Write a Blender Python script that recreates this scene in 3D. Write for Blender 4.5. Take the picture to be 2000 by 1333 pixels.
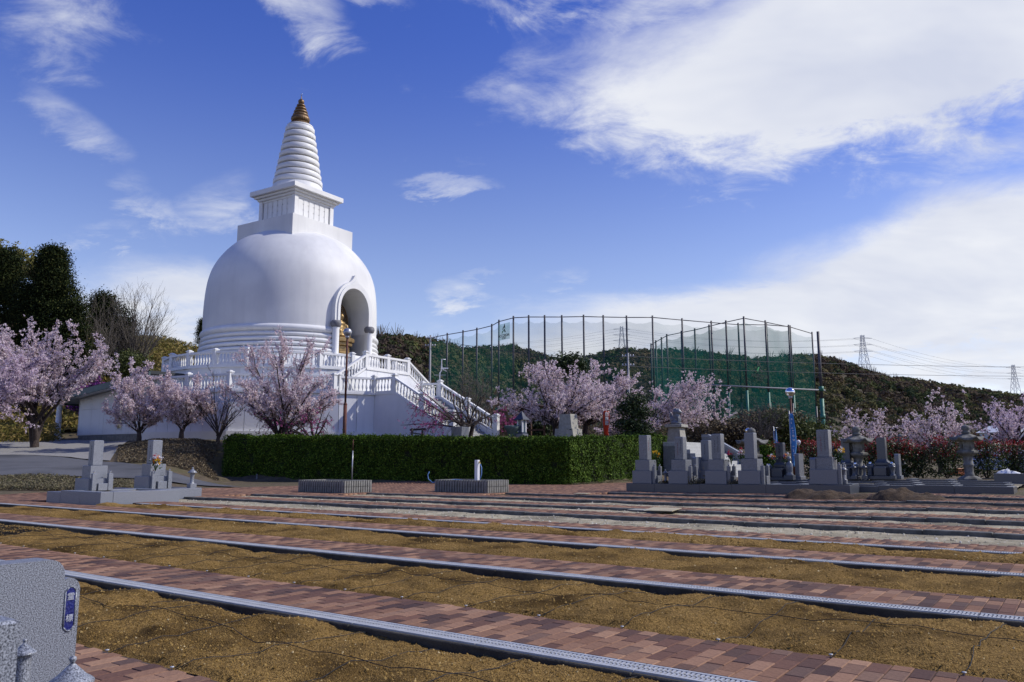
import bpy, bmesh, math, random
import numpy as np
from mathutils import Vector, Matrix
R = math.radians
for o in list(bpy.data.objects): bpy.data.objects.remove(o)
SC = bpy.context.scene; COL = SC.collection
random.seed(7); RNG = np.random.default_rng(7)

# ------------------------------------------------------------------ camera
F, PX, PY, YH, H = 1556.0, 1000.0, 666.5, 900.0, 1.03
PITCH = math.atan((YH - PY) / F)
cam = bpy.data.cameras.new('camera'); cam.lens = 28.0; cam.sensor_width = 36.0; cam.clip_end = 6000; cam.clip_start = 0.05
cam.lens = F * 36.0 / 2000.0
co = bpy.data.objects.new('camera', cam); COL.objects.link(co)
co.location = (0, 0, H); co.rotation_euler = (math.pi / 2 + PITCH, 0, 0); SC.camera = co

# ------------------------------------------------------------------ sky
SUN_AZ, SUN_EL = 86.0, 41.5
w = bpy.data.worlds.new('World'); SC.world = w; w.use_nodes = True
nt = w.node_tree; N = nt.nodes; L = nt.links; N.clear()
def nd(tree, t, **k):
    n = tree.nodes.new(t)
    for a, b in k.items():
        if a.startswith('i_'):
            n.inputs[int(a[2:])].default_value = b
        else: setattr(n, a, b)
    return n
def mth(op, a, b=None, c=None, clamp=False):
    n = N.new('ShaderNodeMath'); n.operation = op; n.use_clamp = clamp
    for i, x in enumerate((a, b, c)):
        if x is None: continue
        if isinstance(x, (int, float)): n.inputs[i].default_value = x
        else: L.new(x, n.inputs[i])
    return n.outputs[0]
sky = N.new('ShaderNodeTexSky'); sky.sky_type = 'NISHITA'; sky.sun_disc = False
sky.sun_elevation = R(SUN_EL); sky.sun_rotation = R(SUN_AZ); sky.air_density = 1.0; sky.dust_density = 0.3; sky.ozone_density = 3.5
tc = N.new('ShaderNodeTexCoord'); sep = N.new('ShaderNodeSeparateXYZ'); L.new(tc.outputs['Generated'], sep.inputs[0])
sx, sy, sz = sep.outputs
AZ = mth('MULTIPLY', mth('ARCTAN2', sx, sy), 57.2958)
EL = mth('MULTIPLY', mth('ARCSINE', sz), 57.2958)
# cloud-plane coordinates so that texture flattens towards the horizon
den = mth('ADD', mth('MAXIMUM', sz, 0.0), 0.30)
cmb = N.new('ShaderNodeCombineXYZ'); L.new(mth('DIVIDE', sx, den), cmb.inputs[0]); L.new(mth('DIVIDE', sy, den), cmb.inputs[1])
def noise(vec, scale, detail, rough, dist=0.0, loc=(0, 0, 0), rot=0.0, sc=(1, 1, 1)):
    m = N.new('ShaderNodeMapping'); m.inputs['Location'].default_value = loc; m.inputs['Rotation'].default_value = (0, 0, rot); m.inputs['Scale'].default_value = sc
    L.new(vec, m.inputs[0])
    n = N.new('ShaderNodeTexNoise'); n.inputs['Scale'].default_value = scale; n.inputs['Detail'].default_value = detail
    n.inputs['Roughness'].default_value = rough; n.inputs['Distortion'].default_value = dist; L.new(m.outputs[0], n.inputs[0]); return n.outputs[0]
nA = noise(cmb.outputs[0], 1.9, 7, 0.64, 0.4, (3.1, 1.7, 0), 0.5, (1, 1.25, 1))
nB = noise(cmb.outputs[0], 6.5, 7, 0.66, 0.5, (7.3, 2.2, 0), 0.45, (1, 1.35, 1))
nW = noise(cmb.outputs[0], 2.2, 2, 0.6, 0.0, (1.3, 9.2, 0))
# cloud banks: (azimuth, elevation, half widths, tilt, weight)
banks = [(27, 26, 20, 5.2, .05, .66), (16, 23.5, 10, 3.6, .12, .30), (14, 20, 6, 2.0, 0, .20), (36, 33, 14, 7, .15, .42), (15, 31.5, 9, 3.0, .1, .25), (62, 27, 26, 14, 0, .60),
         (31, 12.5, 17, 3.7, .16, .55), (23, 9.5, 22, 3.2, .07, .62), (60, 11, 24, 8, .05, .55), (38, 6.5, 20, 3.5, 0, .4),
         (-33, 31, 5.5, 7, -.2, .30), (-29.5, 20.5, 3.5, 2.0, -.5, .25), (-25.5, 17.2, 3.0, 1.9, -.4, .26), (-17, 31.0, 5.0, 2.3, -.25, .33), (-11, 32, 3, 1.6, -.2, .26), (1, 32.5, 8, 2.4, 0, .26),
         (-4.5, 19.5, 4.0, 1.0, 0, .30), (-24, 10, 7.5, 3.0, .1, .40), (-20.5, 17, 4, 2.5, .3, .24), (-5, 12, 2.6, 1.4, .1, .24), (-2.5, 13.3, 2.5, .6, .1, .18), (4, 13, 4, 1.0, .2, .16), (-27, 14.5, 3, 1.2, .2, .24)]
acc = None
AZw = mth('ADD', AZ, mth('MULTIPLY', mth('SUBTRACT', nW, .5), 9.0)); ELw = mth('ADD', EL, mth('MULTIPLY', mth('SUBTRACT', nB, .5), 5.0))
for a0, e0, sa, se, tl, wt in banks:
    da = mth('SUBTRACT', AZw, a0); de = mth('SUBTRACT', mth('SUBTRACT', ELw, e0), mth('MULTIPLY', da, tl))
    da = mth('MULTIPLY', da, 1 / sa); de = mth('MULTIPLY', de, 1 / se); q = mth('MULTIPLY_ADD', de, de, mth('MULTIPLY', da, da))
    g = mth('DIVIDE', wt, mth('MULTIPLY_ADD', q, q, 1.0))
    acc = g if acc is None else mth('MAXIMUM', acc, g)
dens = mth('ADD', mth('ADD', mth('MULTIPLY', nA, .55), mth('MULTIPLY', nB, .45)), acc)
mr = N.new('ShaderNodeMapRange'); mr.interpolation_type = 'SMOOTHSTEP'; L.new(dens, mr.inputs[0]); mr.inputs[1].default_value = .62; mr.inputs[2].default_value = .98; mr.inputs[3].default_value = 0; mr.inputs[4].default_value = .95
cfac = mr.outputs[0]
skc = N.new('ShaderNodeMix'); skc.data_type = 'RGBA'; skc.blend_type = 'MULTIPLY'; skc.inputs[0].default_value = 1.0
hz = N.new('ShaderNodeMapRange'); hz.interpolation_type = 'SMOOTHSTEP'; L.new(EL, hz.inputs[0]); hz.inputs[1].default_value = 6; hz.inputs[2].default_value = 32
air = N.new('ShaderNodeMix'); air.data_type = 'RGBA'; L.new(hz.outputs[0], air.inputs[0]); air.inputs[6].default_value = (.182, .150, .156, 1); air.inputs[7].default_value = (.060, .075, .156, 1)
L.new(sky.outputs[0], skc.inputs[6]); L.new(air.outputs[2], skc.inputs[7])
nS = noise(cmb.outputs[0], 2.0, 4, .6, .3, (4.4, 6.1, 0), .4, (1, 1.8, 1))
ccr = N.new('ShaderNodeValToRGB'); ccr.color_ramp.elements[0].position = .3; ccr.color_ramp.elements[0].color = (.66, .70, .82, 1); ccr.color_ramp.elements[1].position = .62; ccr.color_ramp.elements[1].color = (.86, .88, .93, 1)
L.new(nS, ccr.inputs[0])
mx = N.new('ShaderNodeMix'); mx.data_type = 'RGBA'; L.new(cfac, mx.inputs[0]); L.new(skc.outputs[2], mx.inputs[6]); L.new(ccr.outputs[0], mx.inputs[7])
bg = N.new('ShaderNodeBackground'); L.new(mx.outputs[2], bg.inputs[0]); bg.inputs[1].default_value = 1.0
w.cycles.sampling_method = 'MANUAL'; w.cycles.sample_map_resolution = 256
wo = N.new('ShaderNodeOutputWorld'); L.new(bg.outputs[0], wo.inputs[0])

# ------------------------------------------------------------------ sun and exposure
sl = bpy.data.lights.new('sun', 'SUN'); sl.energy = 3.8; sl.angle = R(.5); sl.color = (1, .955, .88)
so = bpy.data.objects.new('sun', sl); COL.objects.link(so)
sd = Vector((math.sin(R(SUN_AZ)) * math.cos(R(SUN_EL)), math.cos(R(SUN_AZ)) * math.cos(R(SUN_EL)), math.sin(R(SUN_EL))))
so.rotation_euler = sd.to_track_quat('Z', 'Y').to_euler(); so.location = (30, 0, 40)
SC.render.engine = 'CYCLES'
cy = SC.cycles; cy.max_bounces = 5; cy.diffuse_bounces = 2; cy.glossy_bounces = 2; cy.transmission_bounces = 2; cy.transparent_max_bounces = 14; cy.caustics_reflective = False; cy.caustics_refractive = False
SC.view_settings.view_transform = 'Standard'; SC.view_settings.look = 'None'; SC.view_settings.exposure = 0.0; SC.view_settings.gamma = 1.0

# ------------------------------------------------------------------ geometry of the place
AZU = R(54.4)
def ray(x, y):
    a = (x - PX) / F; b = (PY - y) / F
    return np.array([a, math.cos(PITCH) - b * math.sin(PITCH), math.sin(PITCH) + b * math.cos(PITCH)])
def atY(x, y, Y):                       # a pixel's direction taken to the distance of the thing it belongs to
    d = ray(x, y); return np.array([0, 0, H]) + d * (Y / d[1])
K = math.hypot(F, YH - PY)              # horizon scale
def pxX(px, Y): return (px - 1000.0) / K * Y
CS, SN = math.sin(AZU), math.cos(AZU)   # yard axes: s runs along the beds (to the right), v away
def W(s, v): return (s * CS + v * SN, -s * SN + v * CS)
def SV(X, Y): return (X * CS - Y * SN, X * SN + Y * CS)
RZ = -math.atan2(SN, CS)
def s_at(px, v):
    k = (px - 1000.0) / K
    return v * (CS * k - SN) / (CS + SN * k)
YB = np.array([0, 12, 16, 20, 24, 27, 30, 33, 36, 38, 40, 42, 44, 48, 52, 56, 60, 66, 72, 80, 95, 120, 200, 3000.])
_c = {-600: [0, 0, 0, 0, 0, .1, .3, .5, .75, .95, 1.15, 1.35, 1.55, 1.95, 2.3, 2.5, 2.6, 3.4, 6.5, 11.5, 19, 22, 20, 5],
      60: [0, 0, 0, 0, 0, .1, .3, .5, .75, .95, 1.15, 1.35, 1.55, 1.95, 2.3, 2.5, 2.6, 3.4, 6.5, 11, 17, 20, 20, 5],
      200: [0, 0, 0, 0, 0, .05, .2, .42, .66, .85, 1.1, 1.4, 1.6, 2., 2.3, 2.5, 2.6, 3.4, 6.2, 10.5, 15.5, 18, 18, 5],
      300: [0, 0, 0, 0, 0, .02, .15, .35, .6, .85, 1.35, 1.95, 2.15, 2.25, 2.4, 2.55, 2.6, 3.4, 6, 10.3, 14.6, 16, 14, 5],
      380: [0, 0, 0, 0, 0, 0, .03, .1, .22, .42, .9, 1.6, 2.15, 2.3, 2.5, 2.55, 2.6, 3.2, 5.5, 9.6, 13.5, 14, 12, 5],
      432: [0, 0, 0, 0, 0, 0, 0, 0, 0, .0, .0, .02, 1.9, 2.3, 2.5, 2.55, 2.6, 3, 5, 9, 13, 13, 12, 5],
      560: [0, 0, 0, 0, 0, 0, 0, 0, 0, .0, .0, .9, 2.1, 2.4, 2.5, 2.55, 2.6, 3, 4, 6, 9, 10, 10, 5],
      700: [0, 0, 0, 0, 0, 0, 0, 0, 0, 0, .2, 1.9, 2.25, 2.45, 2.5, 2.55, 2.6, 2.7, 3, 4, 6, 8, 9, 5],
      950: [0, 0, 0, 0, 0, 0, 0, 0, 0, .2, 1.7, 2.2, 2.35, 2.45, 2.5, 2.55, 2.6, 2.6, 2.7, 2.8, 3, 4, 4, 3],
      1110: [0, 0, 0, 0, 0, 0, 0, 0, .0, .8, 1.9, 2.2, 2.3, 2.4, 2.45, 2.5, 2.5, 2.5, 2.6, 2.6, 3, 4, 4, 3],
      1150: [0, 0, 0, 0, 0, 0, 0, 0, 0, 0, 1.4, 2.1, 2.3, 2.4, 2.45, 2.5, 2.5, 2.5, 2.6, 2.6, 3, 4, 4, 3],
      1215: [0, 0, 0, 0, 0, 0, 0, 0, 0, 0, 0, .4, 2.0, 2.4, 2.45, 2.5, 2.5, 2.5, 2.6, 2.6, 3, 4, 4, 3],
      1310: [0, 0, 0, 0, 0, 0, 0, 0, 0, 0, 0, .02, .04, .8, 2.0, 2.3, 2.5, 2.5, 2.5, 2.6, 2.8, 3, 3, 3],
      1450: [0, 0, 0, .01, .02, .03, .04, .06, .1, .12, .14, .16, .2, .4, .9, 1.3, 1.5, 1.7, 1.8, 2, 2, 2.5, 3, 3],
      1600: [0, 0, .01, .03, .05, .1, .15, .2, .22, .24, .25, .27, .3, .35, .4, .45, .5, .6, .8, 1, 1.4, 2, 3, 3],
      1800: [0, 0, .06, .11, .17, .2, .24, .26, .28, .29, .3, .3, .3, .3, .3, .3, .3, .3, .3, .3, .5, 1, 2, 3],
      2700: [0, 0, .06, .11, .17, .2, .24, .26, .28, .29, .3, .3, .3, .3, .3, .3, .3, .3, .3, .3, .5, 1, 2, 3]}
ZC = np.array(sorted(_c)); ZM = np.array([_c[k] for k in ZC])
def Zg(X, Y):
    X = np.asarray(X, float); Y = np.asarray(Y, float); sh = np.broadcast(X, Y).shape
    X, Y = np.broadcast_to(X, sh).ravel(), np.broadcast_to(Y, sh).ravel()
    Yp = np.maximum(Y, .5); px = np.clip(1000 + K * X / Yp, ZC[0], ZC[-1])
    ci = np.clip(np.searchsorted(ZC, px) - 1, 0, len(ZC) - 2); t = (px - ZC[ci]) / (ZC[ci + 1] - ZC[ci])
    yi = np.clip(np.searchsorted(YB, Yp) - 1, 0, len(YB) - 2); q = np.clip((Yp - YB[yi]) / (YB[yi + 1] - YB[yi]), 0, 1)
    za = ZM[ci, yi] * (1 - q) + ZM[ci, yi + 1] * q; zb = ZM[ci + 1, yi] * (1 - q) + ZM[ci + 1, yi + 1] * q
    return (za * (1 - t) + zb * t).reshape(sh)
def zg(X, Y): return float(Zg(X, Y))
def zsv(s, v): return zg(*W(s, v))

# ------------------------------------------------------------------ helpers
def lin(h):
    h = h.lstrip('#'); c = [int(h[i:i + 2], 16) / 255 for i in (0, 2, 4)]
    return tuple((x / 12.92 if x <= .04045 else ((x + .055) / 1.055) ** 2.4) for x in c) + (1,)
MATS = {}
def mat(name, c1, c2=None, scale=5., rough=.8, bump=0., bscale=None, detail=6, island=None, metal=0., spec=.5, lo=.35, hi=.65, c3=None, s3=.5, trans=0., coord='Object', bdist=.02):
    m = bpy.data.materials.new(name); m.use_nodes = True; t = m.node_tree; n = t.nodes; l = t.links
    b = n['Principled BSDF']; b.inputs['Roughness'].default_value = rough; b.inputs['Metallic'].default_value = metal; b.inputs['Specular IOR Level'].default_value = spec
    def c4(c): return tuple(c) + ((1,) if len(c) == 3 else ())
    c1 = c4(c1); b.inputs['Base Color'].default_value = c1
    tcn = n.new('ShaderNodeTexCoord'); vec = tcn.outputs[coord]; out = None
    if c2 is not None:
        nz = n.new('ShaderNodeTexNoise'); nz.inputs['Scale'].default_value = scale; nz.inputs['Detail'].default_value = detail; nz.inputs['Roughness'].default_value = .65; l.new(vec, nz.inputs[0])
        rp = n.new('ShaderNodeValToRGB'); rp.color_ramp.elements[0].position = lo; rp.color_ramp.elements[0].color = c1; rp.color_ramp.elements[1].position = hi; rp.color_ramp.elements[1].color = c4(c2)
        l.new(nz.outputs[0], rp.inputs[0]); out = rp.outputs[0]
        if c3 is not None:
            n3 = n.new('ShaderNodeTexNoise'); n3.inputs['Scale'].default_value = s3; n3.inputs['Detail'].default_value = 5; l.new(vec, n3.inputs[0])
            r3 = n.new('ShaderNodeValToRGB'); r3.color_ramp.elements[0].position = .45; r3.color_ramp.elements[0].color = (0, 0, 0, 1); r3.color_ramp.elements[1].position = .68; l.new(n3.outputs[0], r3.inputs[0])
            mm = n.new('ShaderNodeMix'); mm.data_type = 'RGBA'; l.new(r3.outputs[0], mm.inputs[0]); l.new(out, mm.inputs[6]); mm.inputs[7].default_value = c4(c3); out = mm.outputs[2]
    if island is not None:
        g = n.new('ShaderNodeNewGeometry'); rp = n.new('ShaderNodeValToRGB'); cr = rp.color_ramp
        if island == 'attr':
            at = n.new('ShaderNodeAttribute'); at.attribute_name = 'tint'; src = at.outputs['Fac']
        elif island == 'obj':
            oi = n.new('ShaderNodeObjectInfo'); src = oi.outputs['Random']
        else: src = g.outputs['Random Per Island']
        stops = c1 if False else MATS.get('_stops')
        cr.elements[0].position = stops[0][0]; cr.elements[0].color = c4(stops[0][1]); cr.elements[1].position = stops[-1][0]; cr.elements[1].color = c4(stops[-1][1])
        for p, c in stops[1:-1]: e = cr.elements.new(p); e.color = c4(c)
        l.new(src, rp.inputs[0])
        if out is None: out = rp.outputs[0]
        else:
            mm = n.new('ShaderNodeMix'); mm.data_type = 'RGBA'; mm.blend_type = 'MULTIPLY'; mm.inputs[0].default_value = 1; l.new(rp.outputs[0], mm.inputs[6]); l.new(out, mm.inputs[7]); out = mm.outputs[2]
    if out is not None: l.new(out, b.inputs['Base Color'])
    if bump:
        nb = n.new('ShaderNodeTexNoise'); nb.inputs['Scale'].default_value = bscale or scale * 3; nb.inputs['Detail'].default_value = 4; l.new(vec, nb.inputs[0])
        bm_ = n.new('ShaderNodeBump'); bm_.inputs['Strength'].default_value = bump; bm_.inputs['Distance'].default_value = bdist; l.new(nb.outputs[0], bm_.inputs['Height']); l.new(bm_.outputs[0], b.inputs['Normal'])
    if trans:
        tr = n.new('ShaderNodeBsdfTranslucent'); ms = n.new('ShaderNodeMixShader'); ms.inputs[0].default_value = trans
        if out is not None: l.new(out, tr.inputs[0])
        else: tr.inputs[0].default_value = c1
        l.new(b.outputs[0], ms.inputs[1]); l.new(tr.outputs[0], ms.inputs[2]); l.new(ms.outputs[0], n['Material Output'].inputs[0])
    MATS[name] = m; return m
def imat(name, stops, mode='island', **k):
    MATS['_stops'] = stops; return mat(name, (1, 1, 1) if k.get('c2') is None else k.pop('c1'), island=mode, **k)

class MB:
    def __init__(s): s.v = []; s.f = []; s.sm = []
    def add(s, vs, fs, smooth=False):
        o = len(s.v); s.v += [tuple(map(float, p)) for p in vs]; s.f += [tuple(i + o for i in f) for f in fs]; s.sm += [smooth] * len(fs); return s
    def box(s, c, d, rz=0., bev=0.):
        x, y, z = d[0] / 2, d[1] / 2, d[2] / 2
        if bev:
            b = bev; vs = []
            for zz, i in ((-z, b), (-z + b, 0), (z - b, 0), (z, b)):
                vs += [(-x + i, -y + i, zz), (x - i, -y + i, zz), (x - i, y - i, zz), (-x + i, y - i, zz)]
            fs = [(3, 2, 1, 0), (12, 13, 14, 15)]
            for r in range(3):
                for k in range(4): fs.append((r * 4 + k, r * 4 + (k + 1) % 4, r * 4 + 4 + (k + 1) % 4, r * 4 + 4 + k))
        else:
            vs = [(-x, -y, -z), (x, -y, -z), (x, y, -z), (-x, y, -z), (-x, -y, z), (x, -y, z), (x, y, z), (-x, y, z)]
            fs = [(3, 2, 1, 0), (4, 5, 6, 7), (0, 1, 5, 4), (1, 2, 6, 5), (2, 3, 7, 6), (3, 0, 4, 7)]
        cc, ss = math.cos(rz), math.sin(rz)
        return s.add([(c[0] + p[0] * cc - p[1] * ss, c[1] + p[0] * ss + p[1] * cc, c[2] + p[2]) for p in vs], fs)
    def b2(s, x0, x1, y0, y1, z0, z1, bev=0.): return s.box(((x0 + x1) / 2, (y0 + y1) / 2, (z0 + z1) / 2), (x1 - x0, y1 - y0, z1 - z0), 0, bev)
    def lathe(s, prof, n=32, c=(0, 0), smooth=True, a0=0., a1=2 * math.pi, flute=None, caps=True):
        full = abs(a1 - a0 - 2 * math.pi) < 1e-6; m = n if full else n + 1; vs = []
        for r, z in prof:
            for k in range(m):
                a = a0 + (a1 - a0) * k / n; rr = r * (1 + (flute[1] * math.cos(flute[0] * a) if flute else 0))
                vs.append((c[0] + rr * math.cos(a), c[1] + rr * math.sin(a), z))
        fs = []
        for i in range(len(prof) - 1):
            for k in range(n):
                k2 = (k + 1) % m if full else k + 1
                fs.append((i * m + k, i * m + k2, (i + 1) * m + k2, (i + 1) * m + k))
        s.add(vs, fs, smooth)
        if full and caps:
            for i, fl in ((0, True), (len(prof) - 1, False)):
                if prof[i][0] > 1e-4:
                    ring = [vs[i * m + k] for k in range(m)]; s.add(ring, [tuple(range(m))[::-1] if fl else tuple(range(m))])
        return s
    def tube(s, pts, rad, n=6, caps=True):
        P = [Vector(p) for p in pts]; vs = []; rr = rad if hasattr(rad, '__len__') else [rad] * len(P); up = None
        for i, p in enumerate(P):
            d = (P[min(i + 1, len(P) - 1)] - P[max(i - 1, 0)])
            d = d.normalized() if d.length > 1e-9 else Vector((0, 0, 1))
            if up is None: up = d.orthogonal().normalized()
            up = (up - d * up.dot(d)); up = up.normalized() if up.length > 1e-6 else d.orthogonal().normalized()
            bi = d.cross(up)
            for k in range(n):
                a = 2 * math.pi * k / n; q = p + (up * math.cos(a) + bi * math.sin(a)) * rr[i]; vs.append(tuple(q))
        fs = [(i * n + k, i * n + (k + 1) % n, (i + 1) * n + (k + 1) % n, (i + 1) * n + k) for i in range(len(P) - 1) for k in range(n)]
        if caps: fs += [tuple(range(n))[::-1], tuple(range((len(P) - 1) * n, len(P) * n))]
        return s.add(vs, fs, n > 4)
    def prism(s, poly, y0, y1, axis='y'):
        n = len(poly)
        def pt(p, y): return (p[0], y, p[1]) if axis == 'y' else ((y, p[0], p[1]) if axis == 'x' else (p[0], p[1], y))
        vs = [pt(p, y0) for p in poly] + [pt(p, y1) for p in poly]
        fs = [tuple(range(n)), tuple(range(2 * n - 1, n - 1, -1))] + [(i, n + i, n + (i + 1) % n, (i + 1) % n) for i in range(n)]
        return s.add(vs, fs)
    def build(s, name, m, parent=None, loc=None, rz=0., fix=True):
        me = bpy.data.meshes.new(name); me.from_pydata(s.v, [], s.f)
        if any(s.sm): me.polygons.foreach_set('use_smooth', s.sm)
        if fix:
            bm = bmesh.new(); bm.from_mesh(me); bmesh.ops.recalc_face_normals(bm, faces=bm.faces); bm.to_mesh(me); bm.free()
        me.materials.append(m if not isinstance(m, str) else MATS[m]); return link(name, me, parent, loc, rz)
def link(name, me, parent=None, loc=None, rz=0.):
    o = bpy.data.objects.new(name, me); COL.objects.link(o)
    if parent: o.parent = parent
    if loc is not None: o.location = loc
    if rz: o.rotation_euler = (0, 0, rz)
    return o
def tag(o, label=None, cat=None, group=None, kind=None):
    for k, x in (('label', label), ('category', cat), ('group', group), ('kind', kind)):
        if x: o[k] = x
    return o
def thing(name, label, cat, loc=(0, 0, 0), rz=0., group=None):
    o = bpy.data.objects.new(name, None); COL.objects.link(o); o.location = loc; o.rotation_euler = (0, 0, rz); o.empty_display_size = .2
    return tag(o, label, cat, group)
def kids(o): return [x for x in bpy.data.objects if x.parent == o]
def dup(o, parent=None, loc=None, rz=None, label=None, sc=None):
    c = o.copy(); COL.objects.link(c); c.parent = parent
    if loc is not None: c.location = loc
    if rz is not None: c.rotation_euler = (0, 0, rz)
    if label: c['label'] = label
    if sc: c.scale = sc
    for k in kids(o): dup(k, c)
    return c
def npmesh(name, V, Q, m, parent=None, tint=None, smooth=False, loc=None):   # V (n,3), Q (k,4 or 3)
    me = bpy.data.meshes.new(name); k = Q.shape[1]
    me.vertices.add(len(V)); me.vertices.foreach_set('co', np.ascontiguousarray(V, np.float32).ravel())
    me.loops.add(Q.size); me.loops.foreach_set('vertex_index', np.ascontiguousarray(Q, np.int32).ravel())
    me.polygons.add(len(Q)); me.polygons.foreach_set('loop_start', np.arange(0, Q.size, k, dtype=np.int32))
    if smooth: me.polygons.foreach_set('use_smooth', np.ones(len(Q), bool))
    me.update(calc_edges=True)
    if tint is not None:
        a = me.attributes.new('tint', 'FLOAT', 'FACE'); a.data.foreach_set('value', np.asarray(tint, np.float32))
    me.materials.append(m if not isinstance(m, str) else MATS[m]); return link(name, me, parent, loc)
def leaves(name, P, size, m, parent=None, tint=None, aspect=.6, nrm=None, jit=1.0, loc=None, seed=1):
    rg = np.random.default_rng(seed); P = np.asarray(P, float); n = len(P); size = np.broadcast_to(np.asarray(size, float), (n,)) * rg.uniform(.7, 1.3, n)
    nn = rg.normal(size=(n, 3)); 
    if nrm is not None: nn = nn * jit + nrm
    nn /= np.linalg.norm(nn, axis=1)[:, None] + 1e-9
    t = np.cross(nn, rg.normal(size=(n, 3))); t /= np.linalg.norm(t, axis=1)[:, None] + 1e-9; b = np.cross(nn, t)
    t = t * size[:, None]; b = b * size[:, None] * aspect
    V = np.stack([P - t, P - b * 1.0 + t * .1, P + t, P + b], 1).reshape(-1, 3)
    return npmesh(name, V, np.arange(4 * n).reshape(n, 4), m, parent, tint, loc=loc)
def grid(name, XS, YS, ZF, m, parent=None, smooth=True, kind='structure', sv=True):
    A, B = np.meshgrid(XS, YS, indexing='ij')
    X, Y = W(A, B) if sv else (A, B)
    Z = ZF(A, B, X, Y); V = np.stack([X, Y, Z], -1).reshape(-1, 3); nx, ny = len(XS), len(YS)
    I = np.arange(nx * ny).reshape(nx, ny); Q = np.stack([I[:-1, :-1], I[1:, :-1], I[1:, 1:], I[:-1, 1:]], -1).reshape(-1, 4)
    o = npmesh(name, V, Q, m, parent, smooth=smooth)
    if kind and not parent: o['kind'] = kind
    return o
_T = {}
def vnoise(x, y, seed=0):          # smooth value noise
    if seed not in _T: _T[seed] = np.random.default_rng(seed + 99).random((256, 256))
    t = _T[seed]; xi = np.floor(x).astype(int); yi = np.floor(y).astype(int); fx = x - xi; fy = y - yi
    fx = fx * fx * (3 - 2 * fx); fy = fy * fy * (3 - 2 * fy); g = lambda a, b: t[a % 256, b % 256]
    return (g(xi, yi) * (1 - fx) + g(xi + 1, yi) * fx) * (1 - fy) + (g(xi, yi + 1) * (1 - fx) + g(xi + 1, yi + 1) * fx) * fy - .5
def fbm(x, y, seed=0, o=4):
    r = 0
    for i in range(o): r = r + vnoise(x * 2 ** i, y * 2 ** i, seed + i) / 2 ** i
    return r
def text_mesh(name, body, size, m, parent, loc, rot, depth=.002, mirror=False, sx=1.0, stroke=0.):
    cu = bpy.data.curves.new('glyph', 'FONT'); cu.body = body; cu.size = size; cu.extrude = depth; cu.align_x = 'CENTER'; cu.align_y = 'CENTER'; cu.space_line = .95; cu.offset = stroke
    t = bpy.data.objects.new('glyph', cu); COL.objects.link(t); dg = bpy.context.evaluated_depsgraph_get()
    me = bpy.data.meshes.new_from_object(t.evaluated_get(dg)); bpy.data.objects.remove(t); me.materials.clear(); me.materials.append(MATS[m])
    o = link(name, me, parent, loc); o.rotation_euler = rot; o.scale = ((-1 if mirror else 1) * sx, 1, 1); return o

# ------------------------------------------------------------------ materials
mat('white_paint', lin('#e2e2de'), lin('#d8d8d6'), .45, .55, bump=.06, bscale=14, c3=lin('#cdcdcc'), s3=.22)
mat('white_panel', lin('#e4e5e5'), lin('#dbdcde'), .6, .6, bump=.03, bscale=20)
mat('white_rail', lin('#e4e4e1'), lin('#dadad8'), 1.2, .5)
mat('gap_grey', lin('#6d7077'), rough=.9)
mat('gold', (.38, .26, .11), (.26, .17, .07), 3, .45, metal=.6, bump=.1, bscale=12)
mat('bronze', (.22, .135, .06), (.12, .075, .04), 4, .45, metal=.45)
mat('grey_cap', lin('#77777a'), lin('#606064'), 6, .7)
mat('step_stone', lin('#9b9b98'), lin('#82827f'), 8, .8, bump=.1)
mat('white_step', lin('#b9b9b4'), lin('#a2a29e'), 9, .8, bump=.1)
mat('granite', lin('#4b4f56'), lin('#9ea2aa'), 150, .32, detail=3, lo=.38, hi=.62)
mat('granite_far', lin('#54575c'), lin('#85888e'), 60, .3, detail=3, lo=.35, hi=.65)
mat('granite_dark', lin('#3c3f45'), lin('#575b62'), 60, .28, detail=3)
mat('stone_lantern', lin('#8b8a84'), lin('#615f5a'), 6, .9, bump=.4, bscale=30, c3=lin('#4a4944'), s3=2.)
mat('pale_stone', lin('#aaa79b'), lin('#8f8c82'), 6, .85, bump=.2)
mat('concrete', lin('#8a8983'), lin('#6b6a65'), 5, .9, bump=.3, bscale=40)
mat('kerb_concrete', lin('#777671'), lin('#575650'), 7, .9, bump=.3, bscale=50, c3=lin('#44443f'), s3=1.5)
mat('dark_concrete', lin('#4f4c46'), lin('#3a3833'), 7, .95, bump=.3, bscale=50, spec=.1, c3=lin('#5d584c'), s3=1.5)  # drain channel concrete, darker and browner than the kerbs
mat('steel', (.52, .53, .54), (.40, .41, .42), 12, .5, metal=.2)
mat('chrome', (.8, .81, .83), rough=.06, metal=1.)
mat('silver_paint', (.42, .43, .46), (.34, .35, .37), 6, .35, metal=.6)
mat('rust', lin('#4a241a'), lin('#6b3828'), 9, .75, bump=.2, c3=lin('#33201a'), s3=3)
mat('black_string', (.012, .012, .014), rough=.8)
mat('soil', lin('#4a371b'), lin('#b99659'), 60, .95, spec=.08, bump=1.0, bscale=120, detail=9, lo=.32, hi=.68, c3=lin('#4c3a1e'), s3=1.3, coord='Generated' if False else 'Object', bdist=.03)
mat('soil_far', lin('#4e3a1e'), lin('#b79559'), 40, .95, spec=.08, bump=1.0, bscale=70, detail=9, lo=.32, hi=.68, c3=lin('#5a4420'), s3=.7, bdist=.03)
mat('dark_soil', lin('#36281a'), lin('#54412a'), 22, .97, bump=.9, bscale=50, detail=8, bdist=.03)
mat('pale_gravel', lin('#8f866e'), lin('#bfb59b'), 9, .95, spec=.1, bump=.7, bscale=60, detail=9, c3=lin('#736c5c'), s3=.9, bdist=.02)
mat('joint_sand', lin('#40342c'), lin('#57483d'), 30, .95)
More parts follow.
